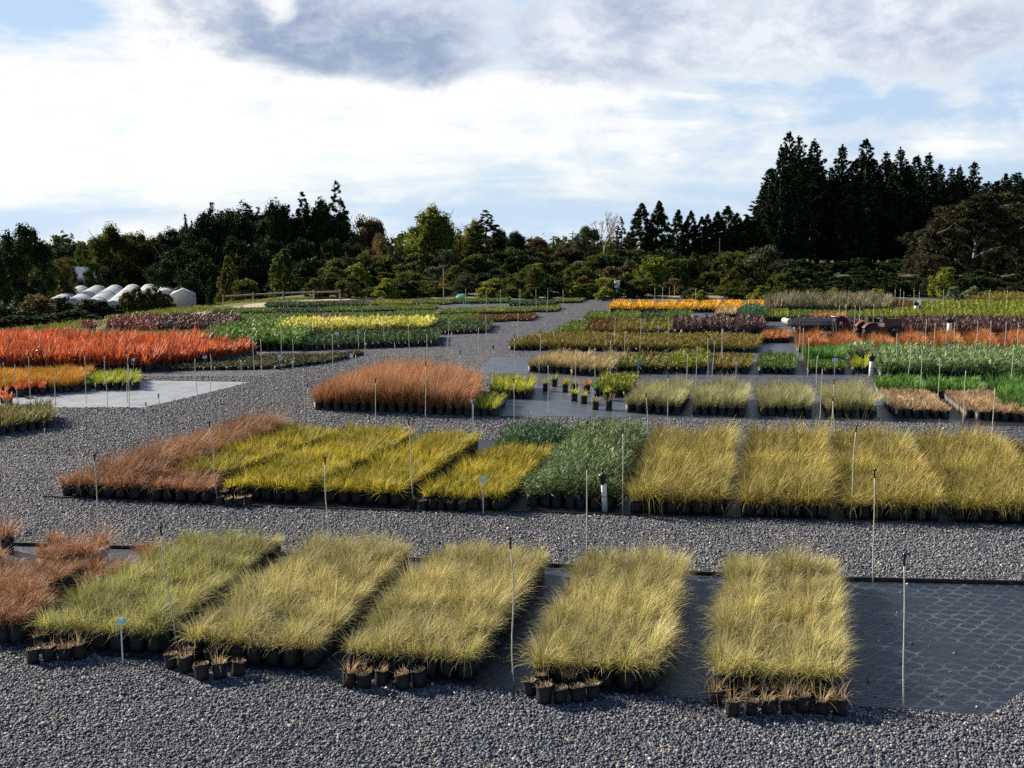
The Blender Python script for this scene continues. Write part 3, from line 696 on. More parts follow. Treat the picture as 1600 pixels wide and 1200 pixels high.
c = ramp(nt, n1, [(.35, (.045, .06, .018)), (.52, (.08, .095, .03)), (.7, (.14, .105, .055))])
c = mixc(nt, .55, c, ramp(nt, n2, [(.3, (.03, .035, .012)), (.7, (.14, .14, .055))]))
p = nt.nodes.new("ShaderNodeBsdfPrincipled"); p.inputs["Roughness"].default_value = .95
b = nt.nodes.new("ShaderNodeBump"); b.inputs["Strength"].default_value = .9; b.inputs["Distance"].default_value = .15
nt.links.new(n2, b.inputs["Height"]); nt.links.new(b.outputs[0], p.inputs["Normal"]); nt.links.new(c, p.inputs["Base Color"]); nt.links.new(p.outputs[0], out.inputs[0])
tag(meshobj("ground", np_mesh("ground", np.stack([GX.ravel(), GY.ravel(), GZ.ravel() - .012], 1), quads, mat=gm, smooth=True)), kind="structure")

# gravel material: stones as voronoi cells with their own colour and relief
gv, nt, out = new_mat("blue_grey_gravel")
tc = nt.nodes.new("ShaderNodeTexCoord")
def voro(scale, feature="F1"):
    v = nt.nodes.new("ShaderNodeTexVoronoi"); v.feature = feature; v.inputs["Scale"].default_value = scale
    nt.links.new(tc.outputs["Object"], v.inputs["Vector"]); return v
v1 = voro(24)
sp_ = nt.nodes.new("ShaderNodeSeparateColor"); nt.links.new(v1.outputs["Color"], sp_.inputs[0])
stone = ramp(nt, sp_.outputs[0], [(0, (.012, .016, .029)), (.35, (.031, .040, .067)), (.7, (.066, .077, .118)), (.88, (.115, .125, .165)), (.97, (.22, .205, .19)), (1, (.36, .33, .28))])
big = noise(nt, tc.outputs["Object"], .35, 5, .6)
warm = mixc(nt, math_n(nt, "MULTIPLY", ramp(nt, big, [(.45, (0, 0, 0)), (.75, (1, 1, 1))]), .35), stone, (.15, .12, .09))
col = warm
p = nt.nodes.new("ShaderNodeBsdfPrincipled"); p.inputs["Roughness"].default_value = .8; p.inputs["Specular IOR Level"].default_value = .3
nt.links.new(col, p.inputs["Base Color"])
h1 = math_n(nt, "SUBTRACT", 1.0, v1.outputs["Distance"])
mp = nt.nodes.new("ShaderNodeMapping"); mp.inputs["Scale"].default_value = (.5, 3.2, 1); mp.inputs["Rotation"].default_value = (0, 0, -.22)
nt.links.new(tc.outputs["Object"], mp.inputs[0])
rut = noise(nt, mp.outputs[0], 1.5, 3, .5)
b1 = nt.nodes.new("ShaderNodeBump"); b1.inputs["Strength"].default_value = .8; b1.inputs["Distance"].default_value = .4
nt.links.new(rut, b1.inputs["Height"])
b2 = nt.nodes.new("ShaderNodeBump"); b2.inputs["Strength"].default_value = 1.0; b2.inputs["Distance"].default_value = .03
nt.links.new(h1, b2.inputs["Height"]); nt.links.new(b1.outputs[0], b2.inputs["Normal"])
nt.links.new(b2.outputs[0], p.inputs["Normal"]); nt.links.new(p.outputs[0], out.inputs[0])

def sheet(name, pts, mat, z, kind=None, label=None, cat=None, group=None):
    me = bpy.data.meshes.new(name)
    cx, cy = sum(q[0] for q in pts) / len(pts), sum(q[1] for q in pts) / len(pts)
    me.from_pydata([(x - cx, y - cy, 0) for x, y in pts], [], [tuple(range(len(pts)))])
    me.materials.append(mat); me.update()
    if me.polygons[0].normal.z < 0: me.flip_normals()
    o = meshobj(name, me, None, (cx, cy, z)); return tag(o, label, cat, group, kind)
yard = [(-40, -6), (40, -6)] + [G(1900, 470), G(1440, 466.5), G(1200, 465.5), G(960, 463.5), G(880, 465), G(560, 466), G(470, 470), G(330, 486), G(200, 505), G(0, 526), G(-200, 548)]
sheet("gravel_yard", yard, gv, 0.0, "structure")

dirt = simple_mat("tan_dirt", (.36, .27, .18), .95, var=.35, scale=1.5, bump=.6)
track = [G(290, 490), G(345, 482), G(400, 474), G(470, 469.5), G(560, 465.6), G(700, 464), G(830, 463.6), G(960, 462.8), (G(1190, 463.8)), G(1190, 465), G(960, 464.2), G(830, 465.2), G(700, 466), G(560, 468), G(470, 473), G(400, 481), G(345, 490.5), G(298, 496)]
sheet("dirt_track", track, dirt, .006, "structure")

# stones lying on the yard, near part
ico_v = []
ph = (1 + 5 ** .5) / 2
for a in (-1, 1):
    for q in (-ph, ph): ico_v += [(0, a, q), (a, q, 0), (q, 0, a)]
ico_v = np.array(ico_v) / math.sqrt(1 + ph * ph)
import itertools
def hull_tris(V):
    T = []
    for t in itertools.combinations(range(len(V)), 3):
        A, B, C = V[list(t)]; n = np.cross(B - A, C - A); d = (V - A) @ n
        if np.all(d < 1e-6): T.append(t)
        elif np.all(d > -1e-6): T.append((t[0], t[2], t[1]))
    return np.array(T)
ico_t = hull_tris(ico_v)
oct_v = np.array([(1, 0, 0), (-1, 0, 0), (0, 1, 0), (0, -1, 0), (0, 0, 1), (.0, 0, -1.0)], float); oct_t = hull_tris(oct_v)
def inpoly(x, y, poly):
    r = np.zeros(len(x), bool); n = len(poly)
    for i in range(n):
        x1, y1 = poly[i]; x2, y2 = poly[(i + 1) % n]
        c = ((y1 > y) != (y2 > y)) & (x < (x2 - x1) * (y - y1) / (y2 - y1 + 1e-12) + x1); r ^= c
    return r
def stones(poly, holes, per_m2, size, tv, ttri):
    P = np.array(poly); lo, hi = P.min(0), P.max(0)
    n = int((hi - lo).prod() * per_m2)
    x = RNG.uniform(lo[0], hi[0], n); y = RNG.uniform(lo[1], hi[1], n)
    k = inpoly(x, y, poly)
    for h in holes: k &= ~inpoly(x, y, h)
    k &= np.abs(x) < y * .56 + .6                    # nothing of it shows farther to the side
    x, y = x[k], y[k]; N = len(x)
    s = size * np.exp(RNG.normal(0, .28, N))
    sc = np.stack([s * RNG.uniform(.8, 1.35, N), s * RNG.uniform(.6, 1.0, N), s * RNG.uniform(.45, .75, N)], 1)
    V = tv[None] * (1 + RNG.normal(0, .13, (N, len(tv), 1))) * sc[:, None, :]
    a, t = RNG.uniform(0, 2 * PI, N), RNG.normal(0, .45, N)
    ct, st = np.cos(t)[:, None], np.sin(t)[:, None]
    X, Z = V[:, :, 0] * ct - V[:, :, 2] * st, V[:, :, 0] * st + V[:, :, 2] * ct
    ca, sa = np.cos(a)[:, None], np.sin(a)[:, None]
    V = np.stack([X * ca - V[:, :, 1] * sa + x[:, None], X * sa + V[:, :, 1] * ca + y[:, None], Z + (s * RNG.uniform(-.05, .75, N))[:, None]], 2)
    T = np.empty((N, len(tv), 4)); T[:, :, 0] = (RNG.random(N) ** (.6 if len(tv) < 10 else .85))[:, None]; T[:, :, 1] = RNG.random(N)[:, None]; T[:, :, 2] = .5; T[:, :, 3] = 1
    tr = ((np.arange(N) * len(tv))[:, None, None] + ttri[None]).reshape(-1, 3)
    return V.reshape(-1, 3), None, tr, T.reshape(-1, 4)
sm, nt, out = new_mat("loose_stone")
at = nt.nodes.new("ShaderNodeAttribute"); at.attribute_name = "tint"
s3 = nt.nodes.new("ShaderNodeSeparateColor"); nt.links.new(at.outputs["Color"], s3.inputs[0])
c = ramp(nt, s3.outputs[0], [(0, (.042, .050, .075)), (.35, (.088, .102, .145)), (.65, (.152, .168, .214)), (.8, (.185, .18, .187)), (.92, (.27, .275, .305)), (.985, (.42, .38, .32)), (1, (.75, .68, .58))])
tc = nt.nodes.new("ShaderNodeTexCoord")
c = mixc(nt, .5, c, ramp(nt, noise(nt, tc.outputs["Object"], 60, 3), [(.3, (.5, .5, .5)), (.7, (1, 1, 1))]), "MULTIPLY")
p = nt.nodes.new("ShaderNodeBsdfPrincipled"); p.inputs["Roughness"].default_value = .7; p.inputs["Specular IOR Level"].default_value = .35
nt.links.new(c, p.inputs["Base Color"]); nt.links.new(p.outputs[0], out.inputs[0])
mat_front = [G(-200, 984), G(48, 1016), G(262, 1036), G(520, 1058), G(800, 1078), G(1106, 1092), G(1340, 1104), G(1546, 1119), G(1606, 1076), G(1900, 1082), G(1900, 918), G(1600, 913), G(1330, 907), G(1090, 898), G(870, 886), G(450, 868), G(230, 858), G(-200, 846)]
mat_two = [G(70, 777), G(230, 786), G(340, 791), G(640, 800), G(800, 801), G(975, 806), G(1320, 815), G(1600, 822), G(1800, 826), G(1720, 700), G(1420, 698), G(1000, 690), G(640, 686), G(400, 674)]
pale_mat = [G(*a) for a in [(-120, 648), (30, 637), (222, 637), (300, 620), (392, 597), (222, 594.5), (60, 600), (-120, 606)]]
near = [G(-900, 1330), G(2500, 1330), G(2500, 985), G(1800, 890), G(-300, 830), G(-900, 960)]
lane = [G(-500, 845), G(-200, 846), G(1900, 925), G(2300, 925), G(2300, 800), G(-500, 690)]
g1 = stones([G(-900, 1330), G(2500, 1330), G(2300, 1040), G(1900, 1060), G(1600, 1060), G(800, 1040), G(-900, 930)], [mat_front], 3300, .0118, ico_v, ico_t)
g2 = stones(lane, [mat_front, mat_two], 2200, .0148, oct_v, oct_t)
g3 = stones([G(-700, 725), G(60, 735), G(1000, 700), G(1500, 700), G(1500, 662), G(980, 653), G(770, 652), G(770, 600), G(740, 584), G(690, 556), G(570, 556), G(400, 588), G(-300, 588)], [pale_mat, mat_two], 900, .0175, oct_v, oct_t)
g4 = stones(mat_front, [], 7, .012, ico_v, ico_t); g5 = stones(mat_two, [], 5, .013, oct_v, oct_t)
gl = tag(meshobj("gravel", np_mesh("gravel", *merge_geo([g1, g2, g3, g4, g5]), mat=sm)), kind="stuff")

lp = np.stack([RNG.uniform(-7, 8, 420), RNG.uniform(8, 17.5, 420), np.full(420, .035)], 1)
lp = lp[~inpoly(lp[:, 0], lp[:, 1], mat_two)]
LITTER = leaf_mat("dead_leaf", [(.10, .05, .02), (.28, .16, .07), (.45, .30, .15)], trans=.1, pvar=.3)
lg = leaves(lp, RNG.uniform(.02, .065, len(lp)), RNG.random(len(lp)), RNG.random(len(lp)), .45, 2.5)
tag(meshobj("fallen_leaves", np_mesh("fallen_leaves", *lg, mat=LITTER)), kind="stuff")

# ------------------------------------------------------------------ weed mats
def mat_material(name, base, line, marks):
    m, nt, out = new_mat(name)
    tc = nt.nodes.new("ShaderNodeTexCoord")
    mp = nt.nodes.new("ShaderNodeMapping"); mp.inputs["Rotation"].default_value = (0, 0, .12); nt.links.new(tc.outputs["Object"], mp.inputs[0])
    n1 = noise(nt, mp.outputs[0], 1.6, 6, .65)
    c = ramp(nt, n1, [(.3, tuple(x * .75 for x in base)), (.7, tuple(x * 1.3 for x in base))])
    w = nt.nodes.new("ShaderNodeTexWave"); w.inputs["Scale"].default_value = 9; w.bands_direction = "Y"; w.inputs["Distortion"].default_value = .6; w.inputs["Detail"].default_value = 2
    nt.links.new(mp.outputs[0], w.inputs[0])
    c = mixc(nt, math_n(nt, "MULTIPLY", math_n(nt, "POWER", w.outputs[1], 9.0), .22), c, line)
    if marks:                                      # pale rings of silt left by pots that stood here
        mp2 = nt.nodes.new("ShaderNodeMapping"); mp2.inputs["Rotation"].default_value = (0, 0, .12); mp2.inputs["Scale"].default_value = (4.6, 6.6, 1)
        nt.links.new(tc.outputs["Object"], mp2.inputs[0])
        sx = nt.nodes.new("ShaderNodeSeparateXYZ"); nt.links.new(mp2.outputs[0], sx.inputs[0])
        row = math_n(nt, "FLOOR", sx.outputs[1])
        xo = math_n(nt, "ADD", sx.outputs[0], math_n(nt, "MULTIPLY", math_n(nt, "MODULO", row, 2.0), .5))
        fx = math_n(nt, "SUBTRACT", math_n(nt, "FRACT", xo), .5); fy = math_n(nt, "SUBTRACT", math_n(nt, "FRACT", sx.outputs[1]), .5)
        nz = noise(nt, mp.outputs[0], 9, 4, .6)
        d = math_n(nt, "SQRT", math_n(nt, "ADD", math_n(nt, "MULTIPLY", fx, fx), math_n(nt, "MULTIPLY", fy, fy)))
        d = math_n(nt, "ADD", d, math_n(nt, "MULTIPLY", math_n(nt, "SUBTRACT", nz, .5), .36))
        ring = math_n(nt, "SUBTRACT", 1.0, math_n(nt, "MULTIPLY", math_n(nt, "ABSOLUTE", math_n(nt, "SUBTRACT", d, .50)), 11.0), clamp=True)
        n3 = noise(nt, mp.outputs[0], 1.1, 3, .5)
        amt = math_n(nt, "MULTIPLY", ramp(nt, n3, [(.36, (0, 0, 0)), (.58, (1, 1, 1))]), ramp(nt, noise(nt, mp.outputs[0], 5.0, 5, .7), [(.38, (.1, .1, .1)), (.6, (1, 1, 1))]))
        dust = ramp(nt, noise(nt, mp.outputs[0], 2.3, 8, .75), [(.52, (0, 0, 0)), (.78, (1, 1, 1))])
        c = mixc(nt, math_n(nt, "MULTIPLY", dust, .35), c, (.10, .095, .09))
        c = mixc(nt, math_n(nt, "MULTIPLY", math_n(nt, "MULTIPLY", ring, amt), .8), c, marks)
        inner = math_n(nt, "LESS_THAN", d, .40)
        c = mixc(nt, math_n(nt, "MULTIPLY", math_n(nt, "MULTIPLY", inner, amt), .35), c, tuple(x * .5 for x in base))
    p = nt.nodes.new("ShaderNodeBsdfPrincipled"); p.inputs["Roughness"].default_value = .42; p.inputs["Specular IOR Level"].default_value = .5
    nt.links.new(c, p.inputs["Base Color"])
    bp = nt.nodes.new("ShaderNodeBump"); bp.inputs["Strength"].default_value = .6; bp.inputs["Distance"].default_value = .06 if base[0] > .2 else .025
    nt.links.new(math_n(nt, "ADD", n1, math_n(nt, "MULTIPLY", w.outputs[1], .2)), bp.inputs["Height"]); nt.links.new(bp.outputs[0], p.inputs["Normal"])
    nt.links.new(p.outputs[0], out.inputs[0]); return m
M_BLACK = mat_material("black_weed_mat", (.012, .016, .028), (.06, .08, .115), (.13, .18, .24))
M_DARK = mat_material("dark_weed_mat", (.013, .015, .021), (.05, .06, .09), None)
M_GREY = mat_material("grey_weed_mat", (.06, .07, .098), (.11, .13, .17), None)
M_PALE = mat_material("pale_dusty_weed_mat", (.26, .285, .33), (.36, .40, .45), None)
EDGE = simple_mat("black_edging", (.016, .016, .018), .5, var=.4, scale=15)
def edging(parent, pts, h=.045, t=.03):
    mb = MB(); ox, oy = parent.location[0], parent.location[1]
    for a, b in zip(pts[:-1], pts[1:]):
        L = math.dist(a, b)
        mb.box(((a[0] + b[0]) / 2 - ox, (a[1] + b[1]) / 2 - oy, h / 2 + .001), (L, t, h), math.atan2(b[1] - a[1], b[0] - a[0]))
    return mb.build("edging", EDGE, parent)
m1 = sheet("weed_mat", mat_front, M_BLACK, .004, None, "black weed mat under the front beds, ring marked and bare at its right end", "weed mat")
edging(m1, [G(1900, 918), G(1600, 913), G(1330, 907), G(1090, 898), G(870, 886), G(450, 868), G(230, 858), G(-200, 846)])
m2 = sheet("weed_mat", mat_two, M_DARK, .004, None, "dark weed mat under the second row of yellow and olive beds", "weed mat")
edging(m2, [G(70, 777), G(230, 786), G(340, 791), G(640, 800), G(800, 801), G(975, 806), G(1320, 815), G(1600, 822)], .03)
mg = [("grey weed mat with loose pots standing on it", [(770, 650), (974, 652), (1010, 606), (770, 600)], M_GREY),
      ("weed mat strip under the four pale grey green beds", [(975, 651), (1372, 660), (1352, 616), (1008, 612)], M_GREY),
      ("weed mat under the low pinkish tan beds", [(1376, 660), (1640, 668), (1600, 617), (1356, 615)], M_DARK),
      ("empty grey mat beside the tan feathery grass", [(742, 582), (822, 585), (868, 558), (768, 558)], M_GREY),
      ("grey mat under the fourth row right of the tan grass", [(824, 589), (1370, 592), (1362, 556), (866, 561)], M_GREY),
      ("small bare mat below the rust brown block", [(1182, 552), (1246, 553), (1240, 535), (1190, 534)], M_GREY),
      ("bare mat strip behind the purple bushes with a white label", [(1040, 506), (1112, 507), (1118, 492), (1050, 491)], M_GREY),
      ("bluish mat strip in front of the back right shrubs", [(1425, 476), (1530, 478), (1522, 469), (1420, 468)], M_PALE),
      ("mat strip behind the grey trailer", [(1236, 494), (1345, 494), (1344, 490), (1238, 490)], M_GREY)]
for lab, q, m in mg:
    sheet("weed_mat", [G(*a) for a in q], m, .004, None, lab, "weed mat")
sheet("weed_mat", [G(*a) for a in [(-120, 648), (30, 637), (222, 637), (300, 620), (392, 597), (222, 594.5), (60, 600), (-120, 606)]], M_PALE, .004, None, "pale dusty weed mat left of the road, mostly empty", "weed mat")

# light green verge along the left edge of the terrace
def verge(path, width, n, label, h=.22):
    P = [np.array(G(*q)) for q in path]; pts = []
    for a, b in zip(P[:-1], P[1:]):
        k = int(n * np.linalg.norm(b - a)); t = RNG.random((k, 1)); d = (b - a) / np.linalg.norm(b - a); nr = np.array([-d[1], d[0]])
        pts.append(a + (b - a) * t + nr * RNG.uniform(-width / 2, width / 2, (k, 1)))
    pts = np.concatenate(pts); zz = np.array([terrain(x, y) for x, y in pts])
    g = list(foliage_geo("grass", pts, h, 5, (.5, 1.1), .035, .4, (.1, 1.0), 2, 0, .1))
    g[0][:, 2] += np.repeat(zz, 5 * 5) - .01
    tag(meshobj("grass", np_mesh("verge_grass", *g, mat=VERGE)), label, "grass", None, "stuff")
VERGE = leaf_mat("leaf_verge", [(.07, .10, .015), (.17, .2, .03), (.28, .28, .06)], trans=.3)
verge([(-120, 535), (0, 522), (160, 503)], 2.6, 90, "light green grass verge along the far left edge of the terrace")
verge([(203, 497), (260, 489), (345, 479.5)], 3.6, 90, "green grassy bank below the white tunnel houses")
verge([(345, 474), (440, 468), (560, 463.5)], 1.5, 60, "rough grass beside the wooden rail fence", .18)

# ------------------------------------------------------------------ irrigation stakes
ROD = simple_mat("weathered_rod", (.50, .50, .42), .55, var=.3, scale=14)
HEAD = simple_mat("black_plastic", (.012, .012, .014), .4, var=.3, scale=30)
BLUE = simple_mat("blue_grey_plastic", (.2, .27, .36), .45, var=.2, scale=30)
_rods = {}
def rod_mesh(k, r):
    key = (k, r)
    if key not in _rods:
        rg = random.Random(k); H = 1.36; pts = []
        ax, ay = rg.uniform(-.03, .03), rg.uniform(-.03, .03); kx = rg.uniform(-.02, .02)
        for i in range(9):
            t = i / 8
            pts.append((ax * t + kx * math.sin(t * 6.5), ay * t + .5 * kx * math.sin(t * 5 + 1), H * t))
        mb = MB(); mb.tube(pts, [r * (1.05 - .15 * i / 8) for i in range(9)], 7)
        hb = MB(); x, y, _ = pts[-1]
        hb.lathe((x, y, H - .03), [(r * 1.4, 0), (r * 1.5, .05), (.014, .055), (.015, .07), (.009, .075), (.008, .09), (.017, .095), (.018, .106), (.01, .115), (.007, .12)], 8)
        hb.tube([(x + .02, y, H + .05), (x + .02, y, H + .085)], .004, 5); hb.tube([(x - .02, y, H + .05), (x - .02, y, H + .085)], .004, 5)
        _rods[key] = (mb.mesh("rod_mesh", ROD, True), hb.mesh("head_mesh", HEAD))
    return _rods[key]
nst = 0
def stake(u, vt, label, group=None, base=None, r=.0065, bent=None):
    """u, vt: where the head is seen; the foot stands 1.48 m below it on the ground"""
    global nst; nst += 1
    v = (vt - HORIZON) / (1 - 1.46 / EYE) + HORIZON if base is None else base[1]
    ub = (u - 800) * 1.0 + 800 if base is None else base[0]
    x, y = G(ub, v)
    r = max(r, min(.011, .0062 + y * .00010))
    o = empty("irrigation_stake", (x, y, 0.0)); tag(o, label, "stake", group)
    if base is not None:
        x2, _, z2 = AT(u, vt, y)
        o.rotation_euler = (0, math.atan2(x2 - x, z2), 0); o.scale = (1, 1, z2 / 1.46 if abs(z2) > .5 else 1)
    me = rod_mesh(nst % 7 if bent is None else bent, round(r, 3))
    meshobj("rod", me[0], o); meshobj("sprinkler_head", me[1], o)
NEAR = [(252, 820, (275, 1014), "tall bent stake between the leftmost and second straw beds"), (793, 838, (804, 1072), "crooked stake in the gap between the middle and fourth straw beds"),
        (1416, 862, (1412, 1106), "pale stake in the middle of the ring marked bare mat"), (1368, 730, (1364, 910), "stake at the back edge of the bare mat, before the third olive bed"),
        (506, 712, (514, 872), "stake behind the second straw bed, seen against the yellow bed"), (915, 719, (917, 892), "stake just left of the near white standpipe"),
        (144, 708, (156, 848), "stake in front of the long red brown hump"), (71, 658, (72, 776), "stake standing in gravel left of the long red brown hump"),
        (323, 657, (341, 784), "leaning stake at the short red brown block's right corner"), (640, 652, (646, 790), "stake with a dark top at the left end of the small pot line"),
        (975, 665, (973, 802), "stake right of the near white standpipe"), (1338, 662, (1328, 812), "slanting stake before the third olive bed"),
        (738, 625, (740, 705), "stake with a white tag behind the yellow beds"), (1008, 613, (1015, 708), "short leaning stake at the left corner of the pale grey green bed"),
        (1303, 618, (1307, 712), "dark topped stake before the rightmost pale grey green bed"), (245, 615, (250, 705), "stake on the gravel behind the long brown hump"),
        (229, 628, (231, 700), "dark stake on the gravel, shorter of two behind the brown hump"), (482, 598, (484, 690), "dark stake at the left end of the tall red grass")]
for u, vt, b_, lab in NEAR: stake(u, vt, lab, base=b_)
def stakes(pts, label, group):
    for u, v in pts: stake(u, v, label, group)
stakes([(476, 565), (587, 588), (665, 563), (721, 546), (769, 538), (804, 588), (857, 561), (899, 538)], "thin stake near the tall red grass and the loose pots", "stakes around the tall red grass")
stakes([(88, 565), (203, 560), (309, 552), (330, 545), (380, 553), (12, 556), (28, 560), (48, 548), (135, 546), (168, 548), (200, 545)], "thin stake along the left orange bed and pale mat", "stakes left of the road near the orange bed")
stakes([(410, 522), (460, 522), (397, 518), (520, 515), (556, 546), (572, 512), (616, 527), (668, 515), (707, 512), (748, 505), (440, 505), (330, 500), (640, 500), (700, 492), (760, 488), (810, 484), (560, 490), (600, 485)], "thin stake among the green beds left of the road", "stakes among the green beds left of the road")
stakes([(770, 537), (805, 521), (843, 514), (930, 535), (954, 524), (976, 510), (1072, 544), (1087, 533), (1106, 521), (1113, 524), (1127, 507), (1043, 580), (1128, 507), (960, 490), (1000, 492), (1045, 488)], "thin stake among the low beds right of the road", "stakes among the low beds right of the road")
stakes([(1247, 503), (1254, 506), (1262, 520), (1274, 547), (1281, 566), (1298, 589), (1400, 514), (1419, 527), (1438, 538), (1465, 550), (1504, 569), (1548, 595), (1579, 530)], "thin stake before or within the grey green hedge and rust mounds", "stakes around the grey green hedge and rust mounds")
stakes([(1398, 449), (1410, 452), (1427, 449), (1435, 452), (1445, 493), (1458, 498), (1476, 500), (1490, 498), (1524, 496), (1546, 495), (1569, 497), (1588, 498), (1320, 470), (1334, 472), (1311, 472), (1341, 475), (1364, 470)], "thin stake among the yellow green blocks at back right", "stakes at back right")
stakes([(728, 449), (760, 450), (782, 449), (812, 448), (838, 449), (855, 450), (880, 450), (1023, 446), (1035, 446), (1045, 446), (1053, 444), (1087, 448), (1405, 448), (1473, 450), (1572, 450), (1545, 449)], "thin stake along the far end of the nursery before the shrubs", "stakes along the far end")

# ------------------------------------------------------------------ white standpipes
PVC = simple_mat("white_pvc", (.72, .73, .75), .45, var=.12, scale=9)
ORANGE_TIE = simple_mat("orange_string", (.55, .12, .04), .6, var=.2)
def standpipe(u, v, label, h=.62, r=.05, lean=-.03, kind=0, tie=False):
    x, y = G(u, v)
    o = empty("standpipe", (x, y, .004)); o.rotation_euler = (0, lean, 0); tag(o, label, "standpipe", "white standpipes")
    mb = MB(); mb.lathe((0, 0, 0), [(r, 0), (r, h * .8), (r * .97, h * .8 + .002)], 14); mb.build("pipe", PVC, o, True)
    hb = MB(); hb.lathe((-.012, 0, h * .78), [(r * 1.02, 0), (r * 1.1, .04), (r * 1.25, .1), (r * 1.6, .15), (r * 1.65, .165), (r * .9, .18), (r * .45, .19), (r * .4, .24), (r * .55, .25), (r * .3, .27)], 12)
    hb.build("valve_cap", HEAD, o, True)
    bb = MB(); bb.lathe((0, 0, h * .42), [(r * 1.04, 0), (r * 1.08, .008), (r * 1.04, .016)], 12); bb.build("strap", ORANGE_TIE if tie else HEAD, o)
    if tie:
        tb = MB(); tb.tube([(-r, -.02, h * .5), (-r - .1, -.03, h * .36), (-r - .01, -.04, h * .2)], .007, 6); tb.build("hose_loop", ORANGE_TIE, o)
    return o
standpipe(945, 799, "near white standpipe with a black valve cap and an orange loop", .58, .046, -.05, tie=True)
standpipe(1361, 588, "white standpipe with a dark band left of the grey green hedge", .62, .075, .02)
standpipe(64, 579, "thin white standpipe with a black head before the orange bed", .66, .06, -.03)
standpipe(1482, 533, "white standpipe standing in the long purple hedge", 1.0, .1, .01)
standpipe(1431, 492, "farthest white standpipe, between the rust block and the yellow green blocks", .68, .11, .0)

# ------------------------------------------------------------------ plant labels
CARD = simple_mat("white_card", (.72, .74, .76), .5, var=.06, scale=8)
BLUECARD = simple_mat("pale_blue_card", (.50, .66, .74), .5, var=.06, scale=8)
GREENCARD = simple_mat("green_card", (.02, .42, .2), .5, var=.1, scale=8)
def plant_label(u, vtop, v, label, w=.085, hh=.06, mat=None):
    x, y = G(u, v); _, _, z = AT(u, vtop, y)
    o = empty("plant_label", (x, y, 0)); tag(o, label, "plant label", "plant labels on stalks")
    k = max(1.0, y / 40.0)
    mb = MB(); mb.box((0, 0, z / 2), (.016 * k, .004, z)); mb.build("stalk", CARD, o)
    cb = MB(); hh *= k
    cb.add([(-w * k / 2, -.006, z - hh), (w * k / 2, -.006, z - hh), (w * k / 2 + .01, .022, z), (-w * k / 2 + .01, .022, z), (-w * k / 2, -.002, z - hh), (w * k / 2, -.002, z - hh), (w * k / 2 + .01, .026, z), (-w * k / 2 + .01, .026, z)],
           [(0, 1, 2, 3), (7, 6, 5, 4), (0, 4, 5, 1), (1, 5, 6, 2), (2, 6, 7, 3), (3, 7, 4, 0)])
    cb.build("card", mat or BLUECARD, o)
for a in ((192, 967, 1036, "pale blue label at the front of the leftmost straw bed", .09, .05), (755, 746, 804, "pale blue label at the front of the yellow bed before the dark bushes", .10, .07),
          (738, 625, 660, "small white label before the tall red grass", .09, .07, CARD), (926, 611, 640, "blue label standing in the loose pots on the grey mat", .13, .08, BLUECARD), (1371, 626, 656, "white label at the corner of the rightmost pale grey green bed", .16, .1, CARD),
          (1304, 560, 586, "white label on the low green tray block", .18, .1, CARD), (1150, 565, 586, "white label on the flat yellow brown block", .12, .1, CARD), (997, 565, 586, "bright green tag in the mixed russet bed", .2, .1, GREENCARD),
          (437, 555, 575, "white label in the front block of dark seedlings", .12, .08, CARD), (457, 564, 580, "white label nearer the front among the dark seedlings", .12, .08, CARD), (549, 553, 570, "white label at the road end of the dark seedlings", .12, .14, CARD),
          (527, 519, 545, "white label on the dark green block before the cream strip", .14, .12, CARD), (1029, 510, 525, "white label on the olive brown block", .12, .08, CARD), (1076, 493, 506, "white label on the bare mat behind the purple bushes", .14, .12, CARD),
          (964, 557, 584, "small pinkish label at the left of the mixed bed", .1, .06, CARD), (209, 560, 581, "white tag hanging low in the orange bed", .12, .08, CARD), (320, 556, 570, "white card at the foot of the orange tail", .16, .1, CARD), (1322, 488, 494, "pale label behind the trailer", .2, .1, CARD)):
    plant_label(*a)
# ------------------------------------------------------------------ tractor, trailer, worker
RED = simple_mat("faded_red_paint", (.14, .036, .024), .4, var=.2, scale=6)
DRED = simple_mat("dusty_maroon_paint", (.065, .026, .024), .5, var=.25, scale=6)
RUB = simple_mat("tyre_rubber", (.018, .018, .02), .75, var=.4, scale=12)
RIM = simple_mat("rim_grey", (.35, .36, .38), .45, var=.2, scale=6)
STEEL = simple_mat("grey_steel", (.17, .18, .2), .5, .4, var=.3, scale=5)
DARKM = simple_mat("engine_black", (.02, .02, .022), .45, var=.4, scale=8)
def wheel(parent, c, r, w, name="wheel"):
    wb = MB(); prof = [(r * .62, -w / 2), (r * .9, -w / 2), (r, -w * .36), (r, w * .36), (r * .9, w / 2), (r * .62, w / 2)]
    wb.lathe((0, 0, 0), prof, 22, "y")
    for k in range(16):                                 # lugs
        a = 2 * PI * k / 16
        for s in (-1, 1):
            wb.box((r * 1.01 * math.cos(a + s * .08), s * w * .2, r * 1.01 * math.sin(a + s * .08)), (.05, w * .38, .05), 0)
    o = wb.build(name, RUB, parent); o.location = c
    rb = MB(); rb.lathe((0, 0, 0), [(.05, -w * .52), (r * .3, -w * .5), (r * .6, -w * .42), (r * .63, -w * .51), (r * .63, w * .51), (r * .6, w * .42), (r * .3, w * .5), (.05, w * .52)], 20, "y")
    rb.build("rim", RIM, o)
    return o
tx, ty = G(1373, 534)
T = empty("tractor", (tx, ty, .004), .04); T.scale = (.86,) * 3
tag(T, "small red tractor parked among the purple plants, hitched to a grey trailer", "tractor")
hb = MB(); hb.box((.58, 0, .93), (.86, .46, .36), 0, .93); hb.box((.62, 0, 1.12), (.74, .34, .05)); hb.build("hood", DRED, T)
gb = MB(); gb.box((1.03, 0, .9), (.05, .4, .3))
